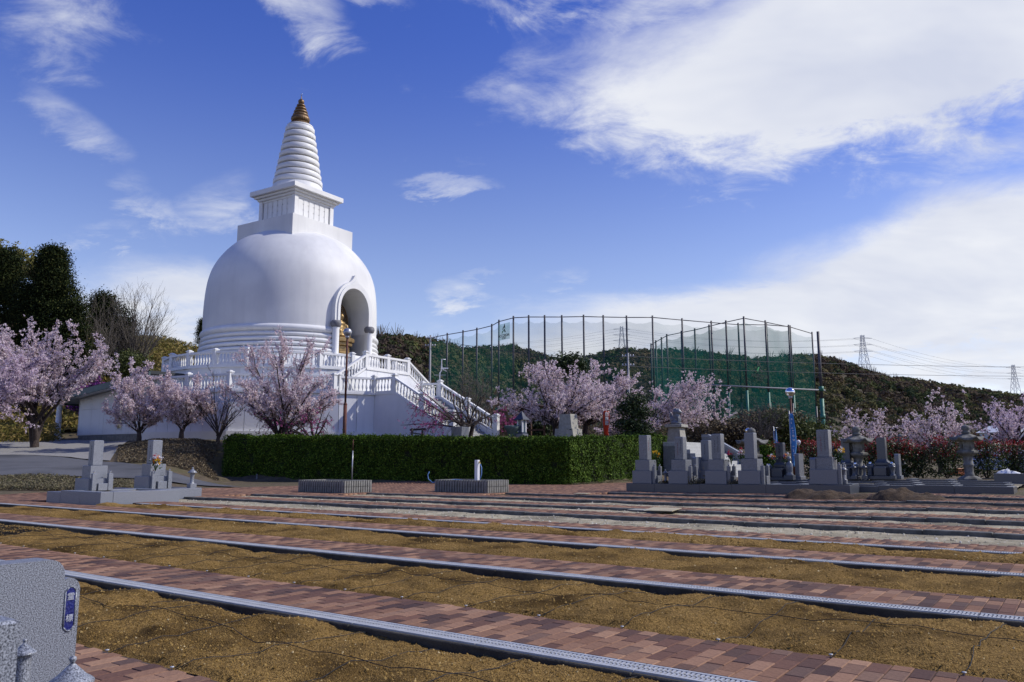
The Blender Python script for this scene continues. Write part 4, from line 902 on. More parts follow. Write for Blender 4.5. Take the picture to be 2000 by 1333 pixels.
def tuft(label, loc, w_, h, n, seed):
    rg = np.random.default_rng(seed); P = np.stack([rg.uniform(-w_, w_, n) * CS, -rg.uniform(-w_, w_, n) * SN * 0 + rg.uniform(-.12, .12, n), rg.exponential(h * .35, n)], 1); o = leaves('grass_tuft', P, .035, 'weed', seed=seed, loc=loc); tag(o, label, 'grass', kind='stuff')
tuft('dry grass tuft growing beside the inscribed graves', sv_loc(1360, 24.9, .25), .36, .2, 500, 1); tuft('green grass tuft at the foot of the third front grave', sv_loc(1430, 24.9, .25), .22, .14, 260, 2); tuft('grass tuft at the foot of the grave beside the hedge', sv_loc(1294, 24.88, .25), .2, .12, 200, 3)
# second row and back plots
kerb_row('short granite kerb behind the two inscribed graves', 'grave_kerb', [s_at(1350, 27.2), s_at(1400, 27.2), s_at(1450, 27.2)], 27.2, .2, .25, depth=1.1)
grave('smaller pillar grave half hidden behind the inscribed front graves', s_at(1391, 27.3), 27.3, .25, (.62, .4), (.48, .34), (.29, .74), False, 'granite_far', [('y', .0, .3, .8, 5, False)])
slab('grey slab behind the red-lettered grave', 1352, 27.0, .2, .5, .14, .95)
bx = [1496, 1560, 1640, 1712, 1783, 1859, 1975]
for i, (v0, lb) in enumerate([(25.9, 'nearest low kerb frame of the empty plots behind the mounds'), (27.5, 'second low kerb frame of the empty plots'), (29.3, 'third low kerb frame of the empty plots'), (31.2, 'rearmost low kerb frame carrying the back graves')]):
    kerb_row(lb, 'grave_kerb', [s_at(p - 4 * i, v0) for p in (bx if i else bx[2:])], v0, .2, .17, depth=1.2 if i < 3 else 1.5)
grid('grave_plot', np.linspace(s_at(1500, 26), s_at(1975, 26), 40), np.linspace(26.05, 33, 24), lambda A, B, X, Y: Zg(X, Y) + .10 + fbm(A * 3, B * 3, 4) * .03, 'pale_gravel')
def grave2(label, px, v, h, w_=.29, m='granite_dark', front=False):
    s = s_at(px, v); X, Y = W(s, v); t = thing('grave', label, 'gravestone', (X, Y, zg(X, Y) + .17), RZ, None)
    MB().box((0, 0, .06), (1.0, 1.0, .12), 0, .01).build('base_block', m, t); MB().box((0, .15, .30), (.62, .6, .36), 0, .01).build('middle_block', m, t)
    MB().box((0, .15, .55), (.46, .46, .14), 0, .03).build('upper_block', m, t); MB().lathe([(.30, .62), (.24, .66), (.22, .72)], 4, (0, .15), False, math.pi / 4, math.pi / 4 + 2 * math.pi).build('lotus_seat', m, t)
    c = MB().box((0, .15, .70 + h / 2), (w_, w_, h), 0, .015).build('pillar', m, t)
    for q in (-.36, .36):
        vb = MB().lathe([(.11, .12), (.13, .16), (.09, .22), (.12, .42), (.14, .52), (.10, .56)], 12, (q, -.2)).build('flower_stand', m, t); MB().lathe([(.05, .55), (.055, .60), (.03, .62)], 10, (q, -.2)).build('vase', 'chrome', vb)
    ib = MB().box((0, -.32, .28), (.40, .26, .32), 0, .02).build('incense_block', m, t)
    return t, c
g1, c1 = grave2('dark grave decorated with orange and white flowers on both sides', 1523, 31.6, .74)
text_mesh('inscription', '大\n塚\n家\n之\n墓', .115, 'engrave_dark', c1, (0, .15 - .147, .70 + .37), (math.pi / 2, 0, 0))
g2, c2 = grave2('dark pillar grave next to the stone lantern above the mounds', 1652, 31.6, .78)
g3, c3 = grave2('dark pillar grave with round flower stands backed by red shrubs', 1722, 31.6, .80)
for px, lb in ((1508, 'orange and white flowers at the left of the dark back grave'), (1534, 'orange and purple flowers at the right of the dark back grave')): flowers('flower_bunch', lb, sv_loc(px, 31.2, .70), ['flower_orange', 'flower_white', 'flower_purple'], .42, 18, .12, px)
slab('pale memorial slab beside the flower-decked back grave', 1552, 31.6, .17, .6, .16, 1.0); slab('slim memorial slab beside the grave with round flower stands', 1747, 31.5, .17, .4, .14, .9)
def jizo(label, loc, h):
    t = thing('stone_figure', label, 'statue', loc, RZ); b = MB(); k = h / .7
    b.lathe([(r * k, z * k) for r, z in [(.13, 0), (.14, .03), (.10, .08), (.115, .14), (.13, .3), (.12, .42), (.075, .5), (.05, .525), (.075, .56), (.085, .61), (.07, .67), (.02, .70), (.001, .70)]], 16); b.build('figure', 'granite_far', t); MB().box((0, 0, -.09), (.34, .34, .18), 0, .01).build('plinth', 'granite_dark', t)
jizo('small standing stone figure beside the pale memorial slab', sv_loc(1541, 31.2, .36), .72)
for px, lb in ((1687, 'small dark lantern left of the grave with round flower stands'), (1742, 'small dark lantern right of the grave with round flower stands'), (1666, 'small dark lantern in front of the lantern-side grave')): mini_lantern(lb, *W(s_at(px, 30.9), 30.9), zsv(s_at(px, 30.9), 30.9) + .2, .55, 'granite_dark')
o = MB().box((0, 0, .16), (1.5, .5, .42), 0, .01).build('granite_block', 'granite_dark', None, sv_loc(1992, 31.0, .05), RZ); tag(o, 'bare dark granite base at the end of the rear kerbs', 'gravestone')
rg_ = np.random.default_rng(4); b = MB(); b.lathe([(max(.001, math.cos(a)), math.sin(a)) for a in np.linspace(-.3, 1.57, 9)], 18, caps=False); b.v = [(p[0] * .42 * (1 + .2 * rg_.normal()), p[1] * .3 * (1 + .2 * rg_.normal()), max(0, p[2]) * .32 * (1 + .15 * rg_.normal())) for p in b.v]
tag(b.build('plastic_bag', 'white_sheet', None, sv_loc(1967, 31.6, .17), RZ), 'crumpled white plastic bag on the rear kerb', 'bag')

# tall stone lanterns
def lantern(label, px, Y, ybase, ytop, grp='tall stone lanterns'):
    X = pxX(px, Y); z0 = zg(X, Y); z1 = float(atY(px, ytop, Y)[2]); k = (z1 - z0) / 2.15; t = thing('stone_lantern', label, 'stone lantern', (X, Y, z0), RZ + .2, grp); t.scale = (k, k, k); m = 'stone_lantern'
    MB().lathe([(.42, -.1), (.42, .10), (.32, .16), (.24, .2)], 6, smooth=False).build('base', m, t)
    MB().lathe([(.17, .18), (.185, .22), (.16, .30), (.155, .56), (.185, .60), (.185, .64), (.155, .68), (.16, .92), (.19, .96)], 20).build('shaft', m, t)
    MB().lathe([(.18, .94), (.34, 1.04), (.37, 1.08), (.37, 1.14), (.30, 1.17)], 6, smooth=False).build('platform', m, t)
    fb = MB(); 
    for q in range(6):
        a = q * math.pi / 3; fb.box((.215 * math.cos(a), .215 * math.sin(a), 1.34), (.075, .075, .36), a)
        a += math.pi / 6; fb.box((.20 * math.cos(a), .20 * math.sin(a), 1.20), (.05, .2, .08), a).box((.20 * math.cos(a), .20 * math.sin(a), 1.48), (.05, .2, .09), a)
        if q % 3: fb.box((.20 * math.cos(a), .20 * math.sin(a), 1.34), (.04, .2, .3), a)
    fb.build('fire_box', m, t)
    rb = MB(); n = 36; vs = []; prof_ = [(.30, 1.52, 0), (.52, 1.53, .11), (.55, 1.57, .13), (.36, 1.66, .03), (.22, 1.76, 0), (.13, 1.80, 0), (.12, 1.82, 0)]
    for r, z, cu in prof_:
        for q in range(n): a = q * 2 * math.pi / n; w6 = abs(math.cos(3 * a)) ** 8; vs.append((r * (1 + .10 * w6) * math.cos(a), r * (1 + .10 * w6) * math.sin(a), z + cu * w6))
    rb.add(vs, [(i * n + q, i * n + (q + 1) % n, (i + 1) * n + (q + 1) % n, (i + 1) * n + q) for i in range(len(prof_) - 1) for q in range(n)], True); rb.add([vs[q] for q in range(n)], [tuple(range(n))[::-1]]); rb.build('roof', m, t)
    MB().lathe([(.12, 1.80), (.17, 1.86), (.12, 1.90), (.10, 1.92), (.15, 1.97), (.15, 2.06), (.10, 2.12), (.03, 2.15), (.001, 2.17)], 18).build('finial', m, t); return t
lantern('tall stone lantern behind the plain uninscribed pillar grave', 1470, 31, 930, 836); lantern('tall stone lantern beside the dark grave above the earth mounds', 1676, 30, 930, 833)
lantern('tall stone lantern standing alone between two red shrubs', 1891, 31, 930, 830); lantern('tall stone lantern half buried in red shrubs', 1762, 39, 930, 848)

# left pair of graves
def left_graves():
    k1 = thing('grave_kerb', 'light granite kerb platform under the left-hand pillar grave', 'kerb', (*W(-22.0, 10.05), 0), RZ)
    s0 = -22.0; 
    def q(a0, a1, v0, v1, z0, z1, nm='kerb_stone', m='granite'): MB().b2(a0 - s0, a1 - s0, v0 - 10.05, v1 - 10.05, z0, z1, .008).build(nm, m, k1)
    q(-22.0, -21.28, 10.05, 11.2, -.1, .24); q(-21.27, -20.30, 10.05, 10.35, -.1, .28); q(-20.29, -19.3, 10.05, 10.35, -.1, .28); q(-19.6, -19.3, 10.36, 12.1, -.1, .28); q(-21.27, -19.61, 11.9, 12.1, -.1, .28); q(-21.27, -21.0, 10.36, 11.89, -.1, .279); q(-20.99, -19.61, 10.36, 11.89, -.1, .235, 'gravel_fill', 'pale_gravel')
    q(-20.5, -20.1, 10.9, 11.3, .2, .262, 'stepping_stone'); q(-20.0, -19.65, 11.2, 11.6, .2, .262, 'stepping_stone')
    grave('light granite pillar grave with a single vase block beside the ramp', -20.95, 10.55, .26, (.66, .31), (.44, .33), (.25, .66), True, 'granite', [('y', 0, .2, .8, 6, False)], 'light granite graves by the ramp')
    k2 = thing('grave_kerb', 'light granite kerb under the grave with the bright flowers', 'kerb', (*W(-21.6, 12.6), 0), RZ); s0 = -21.6
    def q2(a0, a1, v0, v1, z0, z1, nm='kerb_stone', m='granite'): MB().b2(a0 - s0, a1 - s0, v0 - 12.6, v1 - 12.6, z0, z1, .008).build(nm, m, k2)
    q2(-23.4, -21.2, 12.55, 12.75, -.1, .24); q2(-21.45, -21.2, 12.76, 14.0, -.1, .24); q2(-23.4, -21.46, 13.8, 14.0, -.1, .24); q2(-23.4, -21.46, 12.76, 13.79, -.1, .2, 'gravel_fill', 'pale_gravel')
    grave('light granite pillar grave with white and orange flowers beside the ramp', -22.1, 12.85, .22, (.74, .36), (.47, .35), (.29, .70), True, 'granite', [('y', 0, .2, .8, 6, False)], 'light granite graves by the ramp')
left_graves()
X, Y = W(-21.98, 12.98); flowers('flower_bunch', 'white orange and yellow flowers in the vase of the light granite grave', (X, Y, .72), ['flower_white', 'flower_white', 'flower_orange', 'flower_yellow', 'flower_red'], .40, 24, .13, 9)
mini_lantern('small stone lantern on the corner of the flowered granite plot', *W(-21.33, 13.75), .22, .62, 'granite', None)

# foreground memorial slab, block and lanterns
def fore():
    s, v1 = s_at(176, 1.56), 1.56; X, Y = W(s, v1); zt = 1.03 - Y * (1083 - 900) / K; t = thing('memorial_slab', 'large granite memorial slab with blue inlaid panel beside the brick path', 'memorial slab', (X, Y, 0), RZ)
    w_ = .95; pr = [(-w_, -.1), (-w_, zt)]; pr += [(-.115, zt)] + [(-.115 + .055 * math.sin(a), zt - .055 + .055 * math.cos(a)) for a in np.linspace(.2, 1.5, 6)] + [(-.058, zt - .075)] + [(-.045 + .045 * math.sin(a), zt - .115 + .045 * math.cos(a)) for a in np.linspace(0, 1.57, 7)] + [(0, -.1)]
    b = MB(); b.prism(pr, -.12, 0, 'x'); b.build('slab', 'granite_near', t)
    sc = Y / K; yw_ = 15.5 * sc / .80; zc = zt - (1183 - 1090) * sc; hh = 80 * sc; yc = -.014 - yw_ / 2
    pr = [(yc - yw_ / 2, zc - hh / 2 + .015), (yc - yw_ / 2, zc + hh / 2 - .015), (yc - yw_ / 2 + .012, zc + hh / 2), (yc + yw_ / 2 - .012, zc + hh / 2), (yc + yw_ / 2, zc + hh / 2 - .015), (yc + yw_ / 2, zc - hh / 2 + .015), (yc + yw_ / 2 - .012, zc - hh / 2), (yc - yw_ / 2 + .012, zc - hh / 2)]
    pl = MB().prism(pr, -.01, .0015, 'x').build('inlaid_panel', 'enamel_blue', t)
    e = MB()
    for i in range(8):
        a, c = pr[i], pr[(i + 1) % 8]; e.tube([(.001, *a), (.001, *c)], .0032, 5)
    e.build('panel_rim', 'granite_near', pl)
    for ch, dz in (('霊', hh * .27), ('標', -hh * .22)): text_mesh('inscription', ch, yw_ * .74, 'engrave', pl, (.003, yc, zc + dz), (math.pi / 2, 0, math.pi / 2), .001)
    # nearer block at the frame's edge
    d = 1.62; P = atY(40, 1210, d); t2 = thing('altar_block', 'polished granite block with a porcelain cup at the frame edge', 'stone block', (P[0], P[1], 0), RZ)
    zt2 = float(P[2]); MB().b2(-.35, 0, -.5, 0, -.05, zt2, .006).build('block', 'granite_near', t2); MB().b2(-.02, .03, -.06, .01, -.05, zt2 - .22, .004).build('wooden_strip', 'wood_brown', t2)
    P3 = atY(2, 1206, 1.55); tag(MB().lathe([(.012, 0), (.018, .006), (.021, .02), (.025, .034), (.0235, .034), (.018, .012), (.001, .008)], 20).build('porcelain_cup', 'porcelain', None, (P3[0] - .012, P3[1] - .04, zt2)), 'blue and white porcelain cup on the granite block', 'cup')
    for (px, yt, yb_, dd, lb, hw) in ((49, 1248, 1290, 2.05, 'slender granite lantern half hidden behind the altar block', 22), (143, 1281, 1333, 2.15, 'granite lantern with wide domed cap at the edge of the brick path', 40)):
        P = atY(px, yt, dd); k = dd / K; t3 = thing('small_lantern', lb, 'stone lantern', (P[0], P[1], 0), RZ); z = float(P[2]); r = hw * k; f = lambda a, c: (a * r, z - c * r)
        MB().lathe([f(.001, 0), f(.14, .06), f(.17, .16), f(.12, .28), f(.09, .34), f(.18, .42), f(.38, .62), f(.62, .86), f(.95, 1.08), f(1.0, 1.16), f(.98, 1.26), f(.80, 1.34)][::-1], 32).build('cap', 'granite_near', t3)
        MB().lathe([f(.70, 4.0), f(.62, 3.6), f(.60, 1.3)], 24).build('fire_box', 'granite_near', t3); MB().lathe([(r * .5, 0), (r * .5, max(.05, z - 4 * r))], 20).build('shaft', 'granite_near', t3)
mat('granite_near', lin('#3a3e47'), lin('#a2a7b0'), 240, .35, detail=4, lo=.38, hi=.62)
fore()

# planters of ribbed blocks, tap post, hose, rod
def planter(label, s1, v0, ls, lv_, h):
    X, Y = W(s1, v0); t = thing('block_planter', label, 'planter', (X, Y, zg(X, Y)), RZ); first = {}
    for course in (0, 1):
        z0, z1 = course * h / 2, (course + 1) * h / 2 - .006
        for side, ln in (('f', ls), ('r', lv_), ('b', ls), ('l', lv_)):
            nb = max(2, round(ln / .4)); bl = ln / nb
            for q in range(nb):
                key = (course, side)
                if key not in first:
                    b = MB(); b.b2(0, bl - .004, .018, .14, z0, z1)
                    for r in range(4): b.b2((r + .14) * bl / 4, (r + .80) * bl / 4, -.025, .02, z0 + .004, z1 - .004)
                    me = b.build('ribbed_block', 'concrete'); first[key] = me.data; bpy.data.objects.remove(me)
                o = link('ribbed_block', first[key], t)
                if side == 'f': o.location = (-ls + q * bl, 0, 0)
                elif side == 'r': o.rotation_euler = (0, 0, math.pi / 2); o.location = (0, q * bl, 0)
                elif side == 'b': o.rotation_euler = (0, 0, math.pi); o.location = (-q * bl, lv_, 0)
                else: o.rotation_euler = (0, 0, -math.pi / 2); o.location = (-ls, lv_ - q * bl, 0)
    MB().b2(-ls + .1, -.1, .1, lv_ - .1, 0, h - .06).build('soil_fill', 'dark_soil', t); return t
planter('low ribbed-block planter with a thin metal rod beside the hedge', -19.35, 17.83, 2.18, 1.22, .40); planter('low ribbed-block planter with a water tap and blue hose', -15.64, 20.48, 2.19, 1.16, .41)
X, Y = W(-19.35 - .35, 18.5); t = thing('metal_rod', 'thin upright metal rod with rusty top in the ribbed planter', 'rod', (X, Y, .3)); MB().tube([(0, 0, 0), (0, 0, 1.05)], .018, 8).build('rod', 'silver_paint', t); MB().tube([(0, 0, 1.05), (.005, 0, 1.42)], .014, 8).build('rusty_tip', 'rust', t)
X, Y = W(-16.45, 21.0); TP = thing('tap_post', 'white plastic water post with a brass tap in the ribbed planter', 'tap', (X, Y, .33), RZ)
MB().box((0, 0, .36), (.12, .12, .72), 0, .01).build('post', 'white_plastic', TP); MB().tube([(.05, 0, .62), (.12, 0, .63), (.13, 0, .58)], .017, 8).tube([(.09, 0, .63), (.09, 0, .69)], .01, 6).build('tap', 'brass', TP)
def wp(dx, dy, z): x_, y_ = W(-16.45 + dx, 21.0 + dy); return (x_, y_, z)
tag(MB().tube([wp(.13, 0, .92), wp(.2, -.02, .8), wp(.2, -.02, .6), wp(.15, -.05, .37), wp(-.2, -.1, .36), wp(-.6, .2, .36), wp(-.95, .05, .40), wp(-1.15, -.3, .36), wp(-1.3, -.5, .34), wp(-1.45, -.56, .3), wp(-1.62, -.58, .42), wp(-1.66, -.57, .55), wp(-1.6, -.56, .66)], .016, 8).build('hose', 'blue_hose'), 'blue hose looping over the edge of the tap planter', 'hose')

# earth mounds and loose boards
def mound(label, pxa, pxb, v, wv, h, seed):
    sa, sb = s_at(pxa, v), s_at(pxb, v); A = np.linspace(sa, sb, 70); B = np.linspace(v - wv, v + wv, 36)
    def zf(S_, V_, X, Y):
        t = (S_ - sa) / (sb - sa) * 2 - 1; q = (V_ - v) / wv; r = np.clip(1 - np.abs(t) ** 2.6 * 1.0 - q * q, 0, 1); ridge = .6 + .9 * (vnoise(S_ * 1.5 + seed, S_ * 0, seed) + .5)
        return Zg(X, Y) - .06 + h * r ** .8 * ridge * .9 + r ** .5 * (fbm(S_ * 3.4, V_ * 3.4, seed, 6) * .14)
    o = grid('earth_mound', A, B, zf, 'dark_soil', kind=None); return tag(o, label, 'mound')
mound('dark earth mound heaped in front of the grave kerb end', 1522, 1712, 22.3, .75, .30, 11); mound('dark earth mound tapering away before the empty plots', 1685, 1848, 21.9, .75, .27, 17)
def board(label, px, py, dx, dy, tilt, rz, m='plywood'):
    Y = K * H / (py - 900); X = pxX(px, Y); s, v = SV(X, Y); o = MB().box((0, 0, 0), (dx, dy, .012)).build('board', m, None, (X, Y, zg(X, Y) + .03), RZ + rz); o.rotation_euler = (tilt, 0, RZ + rz); return tag(o, label, 'board')
board('plywood board lying across the kerb between gravel beds', 1291, 996, .62, .75, .03, .15); board('small pale sheet lying beside the plywood board', 1247, 997, .40, .3, .0, -.1, 'pale_stone'); board('small pale board on the paving near the hedge corner', 1136, 965, .4, .45, 0, .2)

# ================================================================== trees
def bez(a, b, c, n):
    t = np.linspace(0, 1, n)[:, None]; return (1 - t) ** 2 * a + 2 * t * (1 - t) * b + t * t * c
def rot_to(d, ang, az_):
    d = d / (np.linalg.norm(d) + 1e-9); a = np.cross(d, [0, 0, 1.]) if abs(d[2]) < .95 else np.cross(d, [1., 0, 0]); a /= np.linalg.norm(a); b = np.cross(d, a)
    return d * math.cos(ang) + (a * math.cos(az_) + b * math.sin(az_)) * math.sin(ang)
def skeleton(base, fork, crown, rad, nl, rg, stems=1, r0=.14, side=7, twig=4, droop=0., up=.25, lean=(0, 0, 0), wig=.06):
    """vase-shaped tree: returns tubes [(pts, radii)] and twig points with direction"""
    tubes = []; pts = []; base = np.array(base, float); crown = np.array(crown, float); rad = np.array(rad, float)
    for sidx in range(stems):
        b0 = base + (rg.normal(0, .12, 3) * (1, 1, 0) if stems > 1 else 0); fk = base + np.array(lean) + (0, 0, fork) + (rg.normal(0, .3, 3) * (1, 1, .3) if stems > 1 else 0)
        tr = bez(b0 - (0, 0, .25), (b0 + fk) / 2 + rg.normal(0, .06, 3), fk, 6); rr = r0 / math.sqrt(stems); tubes.append((tr, np.linspace(rr * 1.25, rr * .85, 6)))
        n_l = max(2, nl // stems)
        for k in range(n_l):
            a = 2 * math.pi * (k * .618 + rg.uniform(-.12, .12)) + sidx * 1.3; se = rg.uniform(-.28, .97); el = math.asin(se); inner = rg.uniform(.72, 1.0)
            tgt = crown + rad * np.array([math.cos(a) * math.cos(el), math.sin(a) * math.cos(el), se]) * inner
            hz_ = np.hypot(*(tgt - fk)[:2]); mid = fk + (tgt - fk) * .5 + np.array([0, 0, (up * .45 - droop * .1) * hz_ * .5]) + rg.normal(0, .06, 3)
            n = 12; lp = bez(fk + rg.normal(0, .04, 3), mid, tgt, n) + np.cumsum(rg.normal(0, wig, (n, 3)), 0) * np.linspace(0, 1, n)[:, None] * .5; Ll = np.linalg.norm(tgt - fk); lr = rr * min(.45, 1.1 / math.sqrt(n_l)) * np.linspace(1, .10, n) ** .9 + .006; tubes.append((lp, lr))
            for j in range(side):
                t = rg.uniform(.22, .98); i = int(t * (n - 1)); p = lp[i]; d = lp[min(i + 1, n - 1)] - lp[max(i - 1, 0)]
                dd = rot_to(d, rg.uniform(.45, 1.1), rg.uniform(0, 6.28)); dd = dd + np.array([0, 0, up - droop * .5]); dd /= np.linalg.norm(dd); ln = Ll * rg.uniform(.20, .46) * (1.15 - .55 * t)
                q = np.array([0, 0, -droop * ln * .9]); sp = bez(p, p + dd * ln * .5 + rg.normal(0, .05 * ln, 3), p + dd * ln + q, 7); sp += np.cumsum(rg.normal(0, wig * .35, (7, 3)), 0) * np.linspace(0, 1, 7)[:, None]
                e = (sp - crown) / (rad * 1.12); o_ = np.linalg.norm(e, axis=1); sp = np.where((o_ > 1)[:, None], crown + e / np.maximum(o_, 1)[:, None] * rad * 1.12, sp)
                tubes.append((sp, np.linspace(lr[i] * .6, .006, 7))); pts.append(sp)
                for _ in range(twig):
                    m = rg.integers(1, 7); d2 = sp[m] - sp[m - 1]; d3 = rot_to(d2, rg.uniform(.4, 1.0), rg.uniform(0, 6.28)) + np.array([0, 0, up * .6 - droop]); d3 /= np.linalg.norm(d3); l2 = ln * rg.uniform(.25, .55)
                    tw = np.stack([sp[m], sp[m] + d3 * l2 * .5 + rg.normal(0, .03, 3), sp[m] + d3 * l2 + np.array([0, 0, -droop * l2 * .8])]); tubes.append((tw, [.008, .006, .004])); pts.append(tw)
            pts.append(lp[int(n * .4):])
    return tubes, pts
def along(pts, n, rg, jit):
    seg = []; w_ = []
    for p in pts:
        for i in range(len(p) - 1): seg.append((p[i], p[i + 1])); w_.append(np.linalg.norm(p[i + 1] - p[i]))
    w_ = np.array(w_); idx = rg.choice(len(seg), n, p=w_ / w_.sum()); t = rg.random(n)[:, None]; A = np.array([seg[i][0] for i in idx]); B = np.array([seg[i][1] for i in idx]); return A + (B - A) * t + rg.normal(0, jit, (n, 3))
def tube_mesh(tubes, o):
    b = MB()
    for p, r in tubes: b.tube(np.asarray(p) - o, list(r), 7 if max(r) > .05 else (4 if max(r) > .015 else 3), caps=False)
    return b
def tree(name, label, cat, px, Y, box, m=None, nblos=6000, bs=.05, bark='bark', seed=1, nl=7, stems=1, r0=.14, fork=None, side=7, twig=4, droop=0., up=.25, jit=.07, depth=None, grp=None, extra=None, zb=None, part='blossom', wig=.06):
    """px: trunk column, Y: distance it stands at, box: crown's pixel box (x0, x1, y0, y1) at that distance"""
    rg = np.random.default_rng(seed); X = pxX(px, Y); z0 = zg(X, Y) if zb is None else zb; base = np.array([X, Y, z0])
    x0, x1, y0, y1 = box; c = atY((x0 + x1) / 2, (y0 + y1) / 2, Y); gr = 1.13 if cat == 'cherry tree' else 1.0; rx = gr * (x1 - x0) / 2 * Y / K; rz_ = gr * (y1 - y0) / 2 * Y / K; rad = (rx, depth or max(rx * .85, rz_), rz_); fk = fork if fork is not None else max(.25, (c[2] - rz_ - z0) * .9)
    tb, pts = skeleton(base, fk, c - (0, 0, rz_ * .15), rad, nl, rg, stems, r0, side, twig, droop, up, wig=wig)
    t = thing(name, label, cat, tuple(base), 0, grp); tube_mesh(tb, base).build('trunk', bark, t)
    if m and nblos:
        P = along(pts, nblos // 7, rg, jit).repeat(7, 0) + rg.normal(0, bs * .9, (nblos // 7 * 7, 3)); o = leaves(part, P - base, bs, m, t, aspect=.75, seed=seed); o['kind'] = 'stuff'
    if extra:
        for m2, n2, b2, s2 in extra:
            P = along(b2(pts) if callable(b2) else pts, n2 // 6, rg, jit).repeat(6, 0) + rg.normal(0, s2, (n2 // 6 * 6, 3)); leaves(part, P - base, s2, m2, t, seed=seed + 5)['kind'] = 'stuff'
    return t
CB = 'cherry trees in blossom'
tree('cherry_tree', 'broad pink cherry tree in full blossom left of the annex', 'cherry tree', 62, 46, (-50, 198, 634, 762), 'blossom', 55080, .042, seed=1, nl=18, stems=3, r0=.28, side=9, twig=5, fork=1.3)
tree('cherry_tree', 'lilac-pink cherry tree spreading over the gravel lot edge', 'cherry tree', -70, 43, (-190, 85, 640, 835), 'blossom_lilac', 41310, .042, seed=2, nl=15, stems=2, r0=.25, side=9, twig=5, fork=1.2)
tree('cherry_tree', 'young cherry tree in blossom before the annex window', 'cherry tree', 268, 44.5, (196, 338, 708, 836), 'blossom', 27540, .042, seed=3, nl=13, r0=.13, fork=.55, up=.35, side=7)
tree('cherry_tree', 'young cherry tree in blossom before the left terrace wall', 'cherry tree', 352, 44.5, (282, 428, 712, 842), 'blossom', 25245, .042, seed=4, nl=13, r0=.13, fork=.5, up=.35, side=7)
tree('cherry_tree', 'nearly bare slender young tree between two blossoming cherries', 'cherry tree', 425, 44.5, (378, 478, 715, 850), 'blossom', 350, .04, seed=5, nl=13, r0=.11, fork=.4, up=.5, side=7, bark='bark')
tree('cherry_tree', 'wide cherry tree in blossom against the front terrace wall', 'cherry tree', 540, 43.5, (428, 662, 655, 835), 'blossom', 36720, .042, seed=6, nl=20, stems=3, r0=.24, fork=.5, up=.45, side=8, twig=4)
tree('weeping_cherry', 'weeping magenta cherry with drooping twigs below the terrace wall', 'cherry tree', 612, 43, (500, 655, 765, 850), 'blossom_magenta', 1500, .04, seed=7, nl=11, r0=.14, fork=.4, droop=.7, up=.1, side=7)
def left_part(x_lim): return lambda pts: [p for p in pts if p[:, 0].mean() < x_lim]
tree('weeping_cherry', 'weeping tree with bare branches and magenta flowers before the stair', 'cherry tree', 912, 43, (785, 985, 742, 850), 'blossom_magenta', 100, .04, seed=8, nl=20, stems=3, r0=.2, fork=.5, droop=.45, up=.2, side=8, extra=[('blossom_magenta', 1500, left_part(pxX(868, 43)), .04)], jit=.10)
tree('cherry_tree', 'large pale cherry tree in blossom beyond the hedge beside the lantern', 'cherry tree', 1090, 46, (985, 1215, 700, 838), 'blossom_white', 29835, .042, seed=9, nl=18, stems=2, r0=.22, fork=.7, up=.3, side=9, twig=5)
tree('cherry_tree', 'pale cherry tree in blossom behind the orange banner', 'cherry tree', 1145, 49, (1085, 1265, 725, 850), 'blossom_white', 25245, .042, seed=10, nl=15, r0=.18, fork=.8, up=.3, side=9, twig=5)
tree('cherry_tree', 'pale cherry tree in blossom behind the guardian lion statue', 'cherry tree', 1268, 54, (1245, 1428, 735, 838), 'blossom_white', 22950, .042, seed=11, nl=15, r0=.18, fork=.9, up=.25, side=9, twig=5)
tree('cherry_tree', 'low blossoming cherry bush behind the corner of the hedge', 'cherry tree', 1230, 53, (1160, 1300, 800, 862), 'blossom_white', 11475, .042, seed=12, nl=13, r0=.12, fork=.3, side=8)
tree('cherry_tree', 'sparse cherry tree in blossom above the lantern-side grave', 'cherry tree', 1700, 50, (1625, 1770, 795, 885), 'blossom', 5049, .042, seed=13, nl=13, r0=.12, fork=.9, up=.3)
tree('cherry_tree', 'sparse tall cherry tree in blossom behind the red shrubs', 'cherry tree', 1835, 48, (1758, 1905, 768, 892), 'blossom', 9639, .042, seed=14, nl=17, r0=.13, fork=.8, up=.35)
tree('cherry_tree', 'dark-limbed cherry tree in blossom at the shrub border end', 'cherry tree', 1985, 47, (1895, 2075, 765, 868), 'blossom_lilac', 10557, .042, seed=15, nl=15, r0=.17, fork=1.6, up=.3)
tree('bare_tree', 'small bare grey tree behind the blue banner', 'tree', 1490, 58, (1440, 1545, 768, 860), None, 0, seed=16, nl=17, r0=.11, fork=.8, side=9, twig=5, bark='bark_grey')
tree('bare_tree', 'bare grey tree with fine twigs behind the stair foot', 'tree', 905, 62, (835, 1000, 690, 840), 'olive_leaf', 500, .05, seed=17, nl=23, stems=2, r0=.16, fork=1., side=10, twig=6, bark='bark_grey', up=.4)
tree('bare_tree', 'large bare tree spreading on the dry slope', 'tree', 255, 76, (165, 350, 540, 690), None, 0, seed=18, nl=27, stems=3, r0=.28, fork=.8, side=11, twig=6, up=.6, bark='bark_grey', zb=zg(pxX(255, 76), 76))
tree('bare_tree', 'thin bare tree against the dark evergreens', 'tree', 180, 72, (135, 235, 560, 720), None, 0, seed=19, nl=17, r0=.14, fork=1., side=9, twig=5, up=.7, bark='bark_grey')
tree('fresh_leaf_tree', 'tall tree with fresh yellow-green leaves above the evergreens', 'tree', 35, 90, (-45, 92, 462, 560), 'fresh_leaf', 3600, .13, seed=20, nl=10, r0=.25, fork=6.5, up=.5, part='foliage', jit=.2, bark='bark_grey')
tree('azalea_bush', 'purple azalea in bloom behind the annex roof', 'bush', 150, 61, (105, 212, 735, 800), 'azalea', 5000, .07, seed=21, nl=9, r0=.08, fork=.2, part='blossom', jit=.14, zb=4.0)
